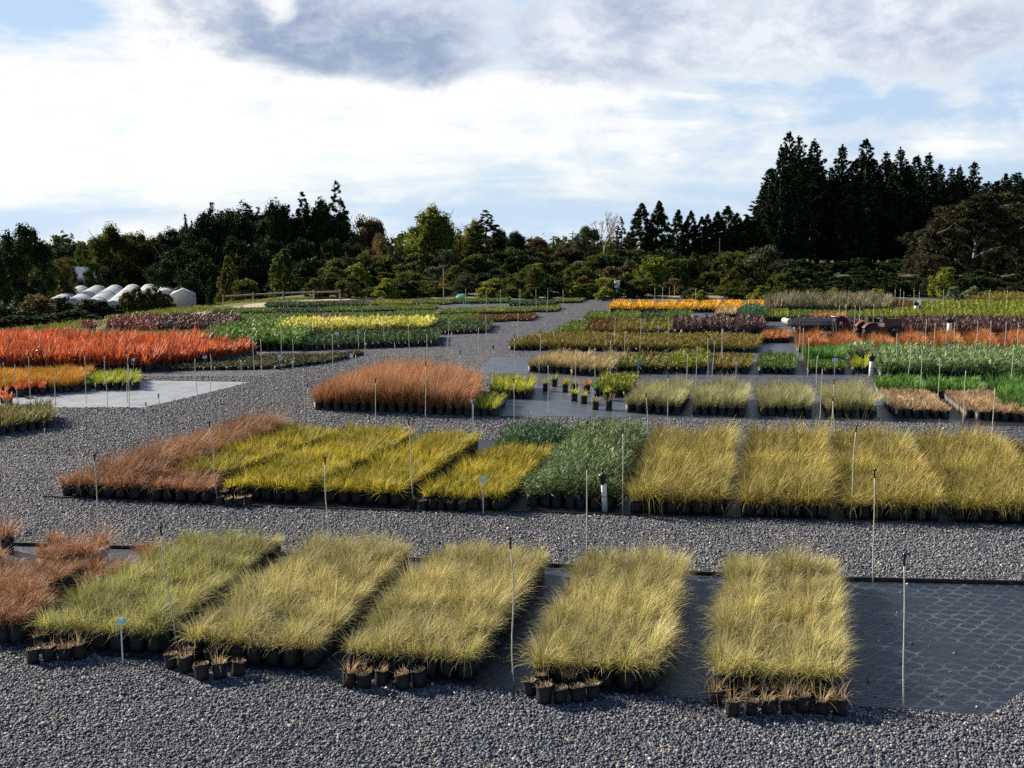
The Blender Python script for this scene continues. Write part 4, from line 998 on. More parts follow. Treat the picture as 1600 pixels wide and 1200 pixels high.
for k in range(5): gb.box((1.06, 0, .79 + k * .055), (.02, .36, .02))
gb.build("grille", DARKM, T)
cb = MB(); cb.box((.45, 0, .6), (1.2, .36, .3)); cb.box((-.35, 0, .55), (.6, .5, .3)); cb.box((.1, .35, .42), (.5, .25, .04)); cb.box((.1, -.35, .42), (.5, .25, .04)); cb.build("chassis", DARKM, T)
for y in (-.52, .52):
    wheel(T, (-.55, y, .46), .46, .30); wheel(T, (.80, y * .95, .38), .38, .22)
    fb = MB(); n = 9; vs = []; fs = []
    for i in range(n + 1):
        a = math.radians(62 + 88 * i / n)
        for q in (-.17, .17):
            for rr in (.52, .55): vs.append((-.55 + rr * math.cos(a), y + q, .46 + rr * math.sin(a)))
    for i in range(n):
        b0 = i * 4; fs += [(b0 + 1, b0 + 3, b0 + 7, b0 + 5), (b0, b0 + 4, b0 + 6, b0 + 2), (b0, b0 + 1, b0 + 5, b0 + 4), (b0 + 2, b0 + 6, b0 + 7, b0 + 3)]
    fb.add(vs, fs); fb.build("fender", RED, T)
sb = MB(); sb.box((-.42, 0, .88), (.42, .46, .12)); sb.box((-.62, 0, 1.08), (.1, .44, .4)); sb.build("seat", DARKM, T)
wb = MB(); n = 18
wb.tube([(.02 + .17 * math.cos(2 * PI * i / n) * .8, .17 * math.sin(2 * PI * i / n), 1.24 + .17 * math.cos(2 * PI * i / n) * .55) for i in range(n + 1)], .018, 6, False)
wb.tube([(.02, 0, 1.24), (.16, 0, 1.0)], .022, 6); wb.tube([(.02, -.17, 1.24), (.02, .17, 1.24)], .012, 5); wb.build("steering_wheel", DARKM, T)
db = MB(); db.box((.2, 0, 1.12), (.26, .44, .26), 0, .75); db.build("dashboard", DARKM, T)
eb = MB(); eb.tube([(.75, -.12, 1.1), (.75, -.12, 1.42), (.70, -.12, 1.47)], .025, 8); eb.build("exhaust_pipe", STEEL, T)
lx, ly = G(1268, 533)
R = empty("trailer", (lx, ly, .004), .02); tag(R, "long low grey flat trailer standing behind the tractor", "trailer")
b = MB(); b.box((0, 0, .78), (2.1, .95, .1)); b.box((0, -.45, .87), (2.05, .04, .1)); b.box((0, .45, .87), (2.05, .04, .1)); b.build("deck", STEEL, R)
b = MB(); b.tube([(-1.09, -.46, .86), (-1.09, .46, .86)], .13, 12); b.build("end_roller", simple_mat("pale_grey_roller", (.3, .31, .31), .5, var=.2, scale=6), R)
b = MB(); b.box((0, -.3, .68), (2.0, .06, .1)); b.box((0, .3, .68), (2.0, .06, .1)); b.tube([(-.2, -.5, .32), (-.2, .5, .32)], .03, 8); b.box((-.2, -.3, .5), (.1, .06, .34)); b.box((-.2, .3, .5), (.1, .06, .34)); b.build("chassis", DARKM, R)
b = MB(); b.tube([(1.0, 0, .66), (1.5, 0, .55), (1.75, 0, .5)], .035, 8); b.build("drawbar", DARKM, R)
for y in (-.5, .5): wheel(R, (-.2, y, .32), .32, .17)

def skin_body(name, joints, bones, radii, root=0, sub=2):
    me = bpy.data.meshes.new(name + "_skeleton"); me.from_pydata(joints, bones, [])
    o = bpy.data.objects.new(name + "_skeleton", me); COL.objects.link(o)
    o.modifiers.new("skin", "SKIN"); s = o.modifiers.new("sub", "SUBSURF"); s.levels = sub; s.render_levels = sub
    for i, r in enumerate(radii): me.skin_vertices[0].data[i].radius = r if isinstance(r, tuple) else (r, r)
    me.skin_vertices[0].data[root].use_root = True
    dg = bpy.context.evaluated_depsgraph_get(); dg.update()
    m2 = bpy.data.meshes.new_from_object(o.evaluated_get(dg))
    COL.objects.unlink(o); bpy.data.objects.remove(o); m2.name = name
    return m2
J, B, RD = [], [], []
def jt(p, r, to=None):
    J.append(p); RD.append(r)
    if to is not None: B.append((to, len(J) - 1))
    return len(J) - 1
hip = jt((0, 0, .95), (.13, .15)); sp1 = jt((.17, 0, 1.0), (.12, .15), hip); sp2 = jt((.36, 0, .93), (.12, .17), sp1); neck = jt((.48, 0, .85), .06, sp2)
hd1 = jt((.55, 0, .79), .085, neck); hd2 = jt((.65, 0, .72), .095, hd1); hd3 = jt((.72, 0, .66), .06, hd2); nose = jt((.73, 0, .62), .02, hd3)
for s in (-1, 1):
    a = jt((0, s * .10, .88), .095, hip); k = jt((.05, s * .13, .5), .065, a); f = jt((-.03, s * .14, .09), .042, k); t = jt((.10, s * .15, .045), .04, f); t2 = jt((.18, s * .15, .04), .03, t)
    sh = jt((.40, s * .18, .87), .07, sp2); el = jt((.46, s * .24, .60), .048, sh); wr = jt((.60, s * .20, .40), .032, el); pm = jt((.64, s * .19, .33), .036, wr)
    for q in range(4): jt((.66 + .012 * q, s * (.17 + .016 * q), .25 + .008 * abs(q - 1.5)), .010, pm)
    jt((.67, s * .15, .31), .011, pm)
px_, py_ = G(1304, 537)
SKIN = simple_mat("skin", (.42, .24, .17), .55, var=.1); SHIRT = simple_mat("dark_maroon_shirt", (.05, .014, .022), .9, var=.4, scale=9); TROU = simple_mat("dark_trousers", (.02, .022, .032), .9, var=.4, scale=9)
me = skin_body("body", J, B, RD)
for m in (SHIRT, TROU, SKIN, RUB): me.materials.append(m)
for p in me.polygons:
    c = p.center
    i = 0
    if c.z < .09: i = 3
    elif c.x < .12 and c.z < 1.0 or c.z < .7 and c.x < .3: i = 1
    elif (c.x > .49 and c.z > .55 and abs(c.y) < .13) or (c.z < .50 and c.x > .4): i = 2
    p.material_index = i; p.use_smooth = True
PS = empty("person", (px_, py_, .004), .12, (1.1, 1.1, 1.1)); tag(PS, "person in dark clothes bending over among the purple plants beside the trailer", "person")
meshobj("body", me, PS)
hbm = MB(); vs = []; fs = []; n = 12
for i in range(5):
    for k in range(n):
        a = 2 * PI * k / n; e = i / 4 * PI / 2
        vs.append((.63 + .112 * math.cos(e) * math.cos(a), .105 * math.cos(e) * math.sin(a), .745 + .1 * math.sin(e)))
for i in range(4):
    for k in range(n): fs.append((i * n + k, i * n + (k + 1) % n, (i + 1) * n + (k + 1) % n, (i + 1) * n + k))
hbm.add(vs, fs); hbm.build("hair", simple_mat("dark_hair", (.02, .014, .01), .7), PS, True)
bl = MB(); bl.box((-.085, .0, 1.04), (.12, .2, .02)); bl.build("hip_patch", simple_mat("white_patch", (.7, .7, .7), .8), PS)  # small white slab at the top of the hips

# ------------------------------------------------------------------ tunnel houses, buildings, fence, poles
def plastic_cover():
    m, nt, out = new_mat("tunnel_plastic")
    tc = nt.nodes.new("ShaderNodeTexCoord")
    sx = nt.nodes.new("ShaderNodeSeparateXYZ"); nt.links.new(tc.outputs["Object"], sx.inputs[0])
    n1 = noise(nt, tc.outputs["Object"], .5, 5, .6)
    c = ramp(nt, n1, [(.3, (.6, .63, .67)), (.7, (.76, .79, .82))])
    st = math_n(nt, "FRACT", math_n(nt, "MULTIPLY", sx.outputs[1], .5))
    c = mixc(nt, math_n(nt, "MULTIPLY", math_n(nt, "LESS_THAN", st, .08), .5), c, (.2, .23, .28))
    bt = math_n(nt, "FRACT", math_n(nt, "MULTIPLY_ADD", sx.outputs[1], .055, .3))
    c = mixc(nt, math_n(nt, "MULTIPLY", math_n(nt, "LESS_THAN", bt, .12), .75), c, (.10, .14, .2))
    p = nt.nodes.new("ShaderNodeBsdfPrincipled"); p.inputs["Roughness"].default_value = .42
    nt.links.new(c, p.inputs["Base Color"])
    t = nt.nodes.new("ShaderNodeBsdfTranslucent"); nt.links.new(c, t.inputs[0])
    mx = nt.nodes.new("ShaderNodeMixShader"); mx.inputs[0].default_value = .3
    nt.links.new(p.outputs[0], mx.inputs[1]); nt.links.new(t.outputs[0], mx.inputs[2]); nt.links.new(mx.outputs[0], out.inputs[0])
    return m
COVER = plastic_cover(); GABLE = leaf_mat("white_end_wall", [(.8, .81, .83), (.8, .81, .83)], trans=.85, pvar=0)
TL = ["leftmost white tunnel house of the row", "tunnel house second from left", "tunnel house third from left", "tunnel house whose roof runs down behind the dark bushes, fourth from left",
      "tunnel house half hidden behind the small conifers", "white fronted tunnel house just left of the largest white end", "white tunnel house with the big bright end wall, right end of the row"]
for i, (u, v, ln) in enumerate(((127, 446, 42), (153, 445, 44), (180, 444.5, 46), (207, 444, 52), (233, 443.5, 24), (262, 442.5, 24), (287, 441, 26))):
    x, y, z = AT(u, v, 192)
    hw = 1.95 if i == 6 else 1.66; ht = z - (-8.7); rise = 1.05 if i == 6 else 1.6; wall = ht - rise
    o = empty("tunnel_house", (x, y, -8.7), math.atan2(.29, .957)); tag(o, TL[i], "tunnel house", "white tunnel houses in a row")
    prof = [(-hw, 0), (-hw, wall * .8)] + [(-hw * math.cos(a), wall + rise * math.sin(a)) for a in np.linspace(.1, PI - .1, 13)] + [(hw, wall * .8), (hw, 0)]
    if i == 6: prof = [(-hw, 0), (-hw * 1.04, ht * .5), (-hw * .98, ht - .75), (0, ht + .1), (hw * .98, ht - .75), (hw, ht * .5), (hw, 0)]
    mb = MB(); vs = []; fs = []; m = len(prof); seg = 14
    for k in range(seg + 1):
        yy = -ln * k / seg; sag = 1 - .008 * (k % 2)
        vs += [(a, yy, b * sag) for a, b in prof]
    for k in range(seg):
        for j in range(m - 1): fs.append((k * m + j, k * m + j + 1, (k + 1) * m + j + 1, (k + 1) * m + j))
    mb.add(vs, fs); mb.build("cover", COVER, o, True)
    mb = MB(); mb.add([(a, -ln - .03, b) for a, b in prof], [tuple(range(m))]); mb.build("end_wall", GABLE, o)
    mb = MB(); mb.add([(a, .03, b) for a, b in prof], [tuple(range(m - 1, -1, -1))]); mb.build("end_wall", GABLE, o)
    mb = MB(); mb.box((0, -ln - .06, 1.05), (1.3, .05, 2.1)); mb.build("door", simple_mat("tunnel_door", (.62, .64, .68), .5, var=.1), o)

ROOF = simple_mat("pale_iron_roof", (.5, .54, .58), .45, .2, var=.15, scale=.6); WALL = simple_mat("weatherboard", (.38, .37, .34), .8, var=.15, scale=1.0); GLASS = simple_mat("window_glass", (.03, .035, .045), .1)
def house(u, v, D, w, d, hwall, hroof, rz, label):
    x, y, z = AT(u, v, D); zb = z - hwall - hroof
    o = empty("house", (x, y, zb), rz); tag(o, label, "house")
    b = MB(); b.box((0, 0, hwall / 2), (w, d, hwall)); b.add([(-w / 2, -d / 2, hwall), (-w / 2, d / 2, hwall), (-w / 2, 0, hwall + hroof * .96), (w / 2, -d / 2, hwall), (w / 2, d / 2, hwall), (w / 2, 0, hwall + hroof * .96)], [(0, 2, 1), (3, 4, 5)]); b.build("wall", WALL, o)
    b = MB(); e = .5; zz = hwall - .12
    for s in (-1, 1):
        b.add([(-w / 2 - e, s * (d / 2 + e), zz - .2), (w / 2 + e, s * (d / 2 + e), zz - .2), (w / 2 + e, 0, hwall + hroof), (-w / 2 - e, 0, hwall + hroof), (-w / 2 - e, s * (d / 2 + e), zz - .3), (w / 2 + e, s * (d / 2 + e), zz - .3), (w / 2 + e, 0, hwall + hroof - .12), (-w / 2 - e, 0, hwall + hroof - .12)],
              [(0, 1, 2, 3), (7, 6, 5, 4), (0, 4, 5, 1), (1, 5, 6, 2), (0, 3, 7, 4)])
    b.build("roof", ROOF, o)
    for k in (-.3, 0, .3):
        b = MB(); b.box((k * w, -d / 2 - .03, hwall * .55), (1.3, .06, 1.1)); f = b.build("window", GLASS, o)
house(122, 417, 205, 6.5, 8, 3.0, 1.9, .5, "house with a pale iron roof half hidden by trees above the tunnel houses")

BARK = simple_mat("dark_bark", (.06, .045, .035), .9, var=.5, scale=4, bump=.5)
WOOD = simple_mat("grey_timber", (.26, .23, .19), .85, var=.35, scale=7, bump=.4)
fpts = [(348, 463.5), (395, 460.5), (442, 458), (490, 456.5), (531, 455.5)]
P = [AT(u, v, 74.5) for u, v in fpts]
o = empty("rail_fence", (P[2][0], P[2][1], -.3)); tag(o, "low wooden rail fence on posts beside the dirt track at upper left", "fence")
off = Vector(o.location)
b = MB(); b.tube([Vector(p) - off for p in P], .06, 8); b.build("rail", WOOD, o)
for p in P:
    zb = terrain(p[0], p[1]) - .2
    b = MB(); b.tube([(p[0] - off.x, p[1] + .07 - off.y, zb - off.z), (p[0] - off.x, p[1] + .07 - off.y, p[2] + .14 - off.z)], .06, 8); b.build("post", WOOD, o)
def pole(u, vt, vb, D, label, r=.09, arm=None):
    x, y, z = AT(u, vt, D); zb = terrain(x, y) - .3
    o = empty("utility_pole", (x, y, zb)); tag(o, label, "pole")
    b = MB(); b.tube([(0, 0, 0), (0, 0, z - zb)], [r * .7, r * .5], 8); b.build("shaft", BARK if D > 80 else WOOD, o)
    return o, z - zb
o, h = pole(693, 418, 462, 76, "slim pole with an orange plate behind the left green beds", .07)
b = MB(); b.box((-.08, -.09, h * .52), (.55, .05, .14)); b.build("plate", simple_mat("orange_plate", (.8, .22, .04), .5), o)
o, h = pole(895, 361, 375, 210, "far utility pole standing up from the tree line", .16)
b = MB(); b.box((0, 0, h - .5), (1.6, .12, .12)); b.build("crossarm", WOOD, o)
o, h = pole(1125, 371, 395, 112, "dark pole in front of the dark cypress group", .1)
o, h = pole(541, 393, 425, 105, "bare dark pole before the tall dark trees at left", .12)
x, y = G(964, 466); _, _, z = AT(964, 440, y)
o = empty("meter_box", (x, y, 0)); tag(o, "white box on a thin post at the top of the gravel road", "box")
b = MB(); b.tube([(0, 0, 0), (0, 0, z - .4)], .035, 8); b.build("post", STEEL, o)
b = MB(); b.box((0, 0, z - .2), (.34, .3, .44)); b.box((0, 0, z + .03), (.4, .36, .04)); b.build("casing", PVC, o)
x, y = G(986, 465); _, _, z = AT(986, 450, y)
o = empty("sign_post", (x, y, 0)); tag(o, "small pale sign on a post right of the white box", "sign")
b = MB(); b.tube([(0, 0, 0), (0, 0, z)], .03, 8); b.build("post", STEEL, o)
b = MB(); b.box((-.06, -.04, z - .06), (.28, .03, .13)); b.build("board", BLUECARD, o)
x, y = G(721, 466)
vs = []; fs = []; nx_, ny_ = 10, 5
for j in range(ny_):
    for i in range(nx_):
        a, q = i / (nx_ - 1), j / (ny_ - 1)
        vs.append(((a - .5) * .95, (q - .5) * .8, .26 * math.sin(PI * a) ** .6 * math.sin(PI * q) ** .6 + .02 * random.random() + .1 * a))
for j in range(ny_ - 1):
    for i in range(nx_ - 1): fs.append((j * nx_ + i, j * nx_ + i + 1, (j + 1) * nx_ + i + 1, (j + 1) * nx_ + i))
b = MB(); b.add(vs, fs); tag(b.build("tarpaulin", simple_mat("teal_sheet", (.05, .34, .3), .5, var=.2, scale=4), None, True), "teal green sheet heaped at the far end of the green beds", "tarpaulin").location = (x, y, .01)

# ------------------------------------------------------------------ trees
PALEBARK = simple_mat("pale_gum_bark", (.2, .175, .15), .8, var=.35, scale=2)
def cm(name, stops, trans=.2, pvar=.4): return leaf_mat("crown_" + name, stops, trans=trans, pvar=pvar, gloss=-.17)
CM = {
 "dark": cm("dark", [(.011, .020, .008), (.025, .042, .014), (.055, .075, .022)], .08, .35),
 "pine": cm("pine", [(.009, .017, .010), (.018, .032, .017), (.04, .056, .026)], .03),
 "cypress": cm("cypress", [(.010, .018, .007), (.026, .042, .014), (.065, .08, .022)], .05),
 "green": cm("green", [(.026, .04, .010), (.07, .092, .022), (.16, .175, .04)], .32),
 "olive": cm("olive", [(.034, .042, .011), (.085, .092, .022), (.19, .18, .045)], .32),
 "poplar": cm("poplar", [(.06, .085, .015), (.14, .17, .03), (.28, .29, .055)], .4),
 "yellow": cm("yellow", [(.08, .08, .014), (.19, .17, .028), (.33, .27, .05)], .4),
 "brown": cm("brown", [(.06, .045, .02), (.14, .105, .048), (.23, .175, .085)], .3),
 "grey": cm("grey", [(.04, .045, .025), (.085, .095, .05), (.15, .155, .09)], .2),
 "gum": cm("gum", [(.022, .024, .013), (.05, .05, .027), (.10, .09, .05)], .2),
 "bright": cm("bright", [(.07, .10, .015), (.17, .20, .03), (.33, .34, .06)], .45),
 "silver": cm("silver", [(.08, .10, .05), (.16, .19, .10), (.27, .29, .17)], .25),
}
def cloud(centres, radii, per, size, aspect=.55, squash=.85, seed=0, stretch=None):
    C = np.array(centres); R_ = np.array(radii)
    k = np.maximum(6, (per * (R_ / R_.mean()) ** 2).astype(int))
    idx = np.repeat(np.arange(len(C)), k); N = len(idx)
    d = RNG.normal(0, 1, (N, 3)); d /= np.linalg.norm(d, axis=1)[:, None]
    rr = RNG.random(N) ** .42
    off = d * rr[:, None] * R_[idx][:, None]
    off[:, 2] *= squash
    if stretch is not None: off *= np.array(stretch)
    pr = RNG.random(len(C))
    outer = leaves(C[idx] + off, size * RNG.uniform(.6, 1.4, N), np.clip(RNG.normal(.5, .25, N), 0, 1), pr[idx], aspect, .2)
    m = RNG.random(N) < .2                                  # larger filler leaves, tinted darker to paint the shade inside each clump
    inner = leaves(C[idx[m]] + off[m] * .55, size * RNG.uniform(1.6, 3.0, m.sum()), np.clip(RNG.normal(.3, .2, m.sum()), 0, 1), pr[idx[m]], max(aspect, .6), .2)
    return merge_geo([outer, inner])
def crown(name, geo): return np_mesh("crown_" + name, *geo, mat=CM["dark"])
PROTO = {}
def limb_tree(h, w, seed, trunk_r=.25, n=6, z0=.25):
    rg = random.Random(seed); mb = MB()
    pts = [(rg.uniform(-.1, .1) * k, rg.uniform(-.1, .1) * k, h * .72 * k / 5 - (.4 if k == 0 else 0)) for k in range(6)]
    mb.tube(pts, [trunk_r * (1 - .15 * k) for k in range(6)], 8)
    for i in range(n):
        z = h * rg.uniform(z0, .6); a = 2 * PI * i / n + rg.uniform(-.4, .4); L = w * rg.uniform(.25, .42)
        p0 = Vector((0, 0, z)); p1 = p0 + Vector((math.cos(a) * L * .5, math.sin(a) * L * .5, L * .45)); p2 = p1 + Vector((math.cos(a) * L * .5, math.sin(a) * L * .5, L * .6))
        mb.tube([p0, p1, p2], [trunk_r * .45, trunk_r * .3, trunk_r * .1], 6)
    return mb.mesh("trunk_mesh", BARK, True)
for s in range(4):                                              # broadleaf, 10 x 10 m
    rg = random.Random(50 + s); cs, rs = [], []
    for i in range(46):
        a = rg.uniform(0, 2 * PI); e = rg.uniform(-.35, 1.0); q = rg.uniform(.55, 1)
        x, y = math.cos(a) * math.cos(e * PI / 2) * 4.0 * q, math.sin(a) * math.cos(e * PI / 2) * 4.0 * q
        cs.append((x, y, 5.2 + 4.1 * math.sin(e * PI / 2) * q + rg.uniform(-.4, .4))); rs.append(rg.uniform(.75, 1.5))
    for i in range(14):
        a = rg.uniform(0, 2 * PI); q = rg.uniform(.3, 4.2); cs.append((q * math.cos(a), q * math.sin(a), rg.uniform(.8, 4.5))); rs.append(rg.uniform(.9, 1.5))
    PROTO["broad%d" % s] = (crown("broad", cloud(cs, rs, 230, .25)), limb_tree(10, 10, s), 10, 10)
for s in range(2):                                              # poplar clump, 8 x 16 m, upright spires
    rg = random.Random(80 + s); cs, rs = [], []
    for sp_i in range(17):
        a = rg.uniform(0, 2 * PI); q = rg.uniform(0, 3.2); x, y = q * math.cos(a), q * math.sin(a); top = 15.8 - q * 1.6 - rg.uniform(0, 1.8)
        z = 1.0
        while z < top:
            f = 1 - z / top; r = (.4 + .95 * min(1, f * 2.2)) * rg.uniform(.8, 1.15)
            cs.append((x * (1 + .25 * f) + rg.uniform(-.3, .3), y + rg.uniform(-.3, .3), z)); rs.append(r); z += r * .95
    PROTO["poplar%d" % s] = (crown("poplar", cloud(cs, rs, 120, .24, squash=1.25)), limb_tree(15, 5, 20 + s, .3, 4), 8, 16)
for s in range(3):                                              # dense columnar cypress, 5 x 14 m
    rg = random.Random(110 + s); cs, rs = [], []
    for i in range(330):
        z = 14 * (rg.random() ** .9); f = z / 14
        R0 = 2.5 * (1 - f ** 1.6) ** .9 * (.93 + .07 * math.sin(7 * f + s)) + .03
        a = rg.uniform(0, 2 * PI); q = rg.uniform(.5, 1)
        cs.append((R0 * q * math.cos(a), R0 * q * math.sin(a), z * .97)); rs.append(.16 + .36 * (1 - f) ** .8 * rg.uniform(.7, 1.2))
    PROTO["cypress%d" % s] = (crown("cypress", cloud(cs, rs, 46, .19, squash=1.7)), limb_tree(12, 3, 30 + s, .28, 3), 5, 14)
for s in range(3):                                              # conical conifer, 6 x 14 m, pointed
    rg = random.Random(140 + s); cs, rs = [], []
    for i in range(210):
        f = rg.random() ** 1.1; z = .5 + 13.3 * f
        R0 = 2.9 * (1 - f) ** .75 + .05; a = rg.uniform(0, 2 * PI); q = rg.uniform(.45, 1.05)
        cs.append((R0 * q * math.cos(a), R0 * q * math.sin(a), z - R0 * q * .15)); rs.append(.15 + .7 * (1 - f) * rg.uniform(.6, 1.1))
    PROTO["cone%d" % s] = (crown("cone", cloud(cs, rs, 70, .2, squash=1.1)), limb_tree(13, 3, 40 + s, .25, 3), 6, 14)
for s in range(5):                                              # tall radiata pine, 7 x 24 m, whorls of upturned branches
    rg = random.Random(170 + s); cs, rs = [], []; mb = MB(); H = 24
    bend = [(rg.uniform(-.25, .25), rg.uniform(-.25, .25)) for _ in range(9)]
    mb.tube([(bend[k][0] * k / 8, bend[k][1] * k / 8, H * .97 * k / 8 - (.5 if k == 0 else 0)) for k in range(9)], [.34 - .037 * k for k in range(9)], 8)
    z = H * .07
    while z < H * .985:
        f = max(0, (z / H - .2) / .8)
        R0 = (4.0 * (1 - f) ** .85 + .16) * rg.uniform(.7, 1.15) * (.6 + .4 * min(1, f * 5))
        nb = rg.choice((4, 5, 6)); a0 = rg.uniform(0, 6.28)
        for k in range(nb):
            a = a0 + 2 * PI * k / nb + rg.uniform(-.3, .3); L = R0 * rg.uniform(.65, 1.15); up = .25 + .55 * f
            tip = Vector((math.cos(a) * L, math.sin(a) * L, z + L * up))
            mb.tube([(0, 0, z), (tip.x * .5, tip.y * .5, z + L * up * .3), tip], [.07 * (1.2 - f), .045 * (1.2 - f), .015], 4, False)
            for t in (.45, .7, .95, 1.05) if L > 1 else (.6, 1.0):
                cs.append((tip.x * t, tip.y * t, z + L * up * t ** 1.7)); rs.append((.2 + .4 * (1 - f)) * rg.uniform(.7, 1.25) * (.75 + .4 * t))
        z += rg.uniform(.55, 1.05) * (1.15 - .45 * f)
    for k in range(5): cs.append((bend[8][0], bend[8][1], H * (.955 + .011 * k))); rs.append(.2 - .035 * k)
    PROTO["pine%d" % s] = (crown("pine", cloud(cs, rs, 50, .27, aspect=.3, squash=1.0)), mb.mesh("trunk_mesh", BARK, True), 7, 24)
for s in range(5):                                              # bushy shrub, 3 x 2.5 m
    rg = random.Random(210 + s); cs, rs = [], []
    for i in range(34):
        a = rg.uniform(0, 2 * PI); e = rg.uniform(-.15, 1); q = rg.uniform(.55, 1)
        cs.append((1.18 * q * math.cos(a) * math.cos(e * PI / 2), 1.18 * q * math.sin(a) * math.cos(e * PI / 2), .85 + 1.3 * q * math.sin(e * PI / 2) * rg.uniform(.7, 1.15))); rs.append(rg.uniform(.26, .5))
    for i in range(8): cs.append((rg.uniform(-1, 1), rg.uniform(-1, 1), rg.uniform(.2, .7))); rs.append(rg.uniform(.35, .5))
    PROTO["shrub%d" % s] = (crown("shrub", cloud(cs, rs, 85, .15)), limb_tree(2.3, 2.2, 60 + s, .07, 5, .12), 3, 2.5)
for s in range(2):                                              # upright small conifer bush, 1.6 x 2.6
    rg = random.Random(240 + s); cs, rs = [], []
    for i in range(60):
        f = rg.random(); R0 = .72 * (1 - f ** 2) ** .7 + .05; a = rg.uniform(0, 6.28); q = rg.uniform(.5, 1)
        cs.append((R0 * q * math.cos(a), R0 * q * math.sin(a), .1 + 2.4 * f)); rs.append(.12 + .2 * (1 - f))
    PROTO["upright%d" % s] = (crown("upright", cloud(cs, rs, 60, .12, squash=1.4)), limb_tree(2.2, 1, 70 + s, .06, 3, .12), 1.6, 2.6)
# bare winter tree
rg = random.Random(5); mb = MB()
def grow(p, d, L, r, lv):
    q = p + d * L; mb.tube([p, p + d * L * .5 + Vector((rg.uniform(-.05, .05) * L, rg.uniform(-.05, .05) * L, 0)), q], [r, r * .85, r * .65], 5, False)
    if lv == 0: return
    for k in range(3 if lv > 1 else 4):
        nd = (d + Vector((rg.uniform(-.62, .62), rg.uniform(-.62, .62), rg.uniform(-.05, .45)))).normalized(); grow(q, nd, L * rg.uniform(.6, .85), r * .6, lv - 1)
grow(Vector((0, 0, -.3)), Vector((0, 0, 1)), 3.0, .26, 5)
PROTO["bare0"] = (None, mb.mesh("trunk_mesh", simple_mat("pale_bare_twigs", (.3, .26, .22), .9), True), 7, 10)

_np = {}
def tree(name, u, vt, wpx, D, proto, mat, label, cat="tree", group=None, rz=None, squeeze=1.0, bark=None, base=None):
    cr, tk, nw, nh = PROTO[proto]
    x, y, ztop = AT(u, vt, D)
    zb = terrain(x, y) if base is None else base
    h = max(.4, ztop - zb); w = wpx * D / F * squeeze
    o = empty(name, (x, y, zb - .03), random.uniform(0, 6.28) if rz is None else rz, (w / nw, w / nw, h / nh)); tag(o, label, cat, group)
    t = meshobj("trunk", tk, o)
    if bark: t.material_slots[0].link = "OBJECT"; t.material_slots[0].material = bark
    if cr:
        c = meshobj("crown", cr, o); c.material_slots[0].link = "OBJECT"; c.material_slots[0].material = CM[mat]
    return o
def T_(*a, **k): return tree("tree", *a, **k)
def S_(*a, **k): return tree("shrub", *a, cat="shrub", **k)
# left group beyond the tunnel houses
T_(36, 348, 105, 150, "broad0", "dark", "rounded dark tree at the far left edge"); T_(-25, 380, 90, 140, "broad1", "dark", "dark tree cut by the left edge of the picture")
T_(88, 366, 44, 240, "cone0", "dark", "distant dark flat topped conifer right of the far left tree"); T_(112, 362, 40, 250, "cone1", "pine", "distant thin conifer between two rounded trees")
T_(75, 398, 90, 170, "broad2", "olive", "olive tree below the two distant conifers", squeeze=1.1)
T_(172, 350, 84, 210, "broad1", "green", "loose green tree above the tunnel houses, left of its lower twin"); T_(205, 358, 74, 214, "broad3", "olive", "olive green tree right of the loose green one")
T_(138, 372, 62, 216, "broad2", "green", "lower green tree above the pale roofed house")
T_(104, 402, 44, 196, "broad1", "olive", "small olive tree left of the pale iron roof"); T_(143, 404, 40, 196, "broad3", "green", "small green tree right of the pale iron roof")
T_(252, 362, 62, 215, "broad0", "olive", "yellowish small tree between the green tree and the tall dark trees")
T_(292, 320, 46, 215, "poplar0", "dark", "slim tree with an open top at the left of the tall dark group"); T_(270, 352, 60, 225, "broad3", "dark", "dark lower tree at the left end of the tall group")
for u, v, w, k, lab in ((330, 308, 62, "poplar1", "upright dark green tree, left of three spiky tops"), (376, 297, 70, "poplar0", "tallest upright green tree of the left group, with several spiky tops"), (402, 316, 48, "poplar1", "upright tree right of the tallest spiky one")):
    T_(u, v, w * 1.5, 212, k, "dark", lab)
DG = "dark tree in the solid dark mass left of the pointed conifer"
for u, v, w, k in ((428, 314, 62, "broad1"), (450, 318, 56, "cone2"), (472, 298, 56, "cone0"), (495, 309, 54, "broad2"), (508, 314, 44, "cypress1")):
    T_(u, v, w * 1.5, 200, k, "cypress", DG, group="dark trees in the left mass")
T_(526, 278, 84, 198, "cone1", "cypress", "tall pointed dark conifer, highest top of the left half"); 
for u, v, w in ((320, 372, 90), (370, 370, 90), (420, 372, 90), (470, 372, 90), (520, 372, 90), (560, 380, 80), (280, 385, 80)):
    T_(u, v, w, 188, "broad%d" % (u % 4), "dark", "dark rounded undergrowth tree below the tall left group", group="dark lower trees under the left group")
T_(578, 333, 86, 205, "broad3", "brown", "brownish autumn tree right of the pointed conifer"); T_(590, 364, 74, 170, "broad0", "brown", "low dark russet tree before the brownish autumn tree")
T_(632, 384, 60, 190, "broad1", "dark", "low dark tree in the gap left of the light green poplar")
T_(672, 316, 128, 170, "poplar1", "poplar", "big light green poplar with spiky top, left of centre"); T_(676, 319, 96, 171, "broad2", "poplar", "rounded light green crown merged with the big light green poplar")
T_(710, 335, 80, 176, "poplar0", "yellow", "yellowing poplar at the right shoulder of the big light green one")
T_(742, 342, 64, 185, "broad2", "yellow", "yellow green rounded tree behind the black conifer"); T_(759, 327, 104, 148, "cone0", "cypress", "black pointed conifer standing alone in the centre left")
T_(782, 356, 44, 180, "broad0", "olive", "olive tree peeping out right of the black conifer"); T_(806, 361, 52, 175, "broad1", "dark", "small dark tree right of the black conifer")
T_(838, 370, 62, 180, "broad3", "brown", "greyish brown tree in the centre gap")
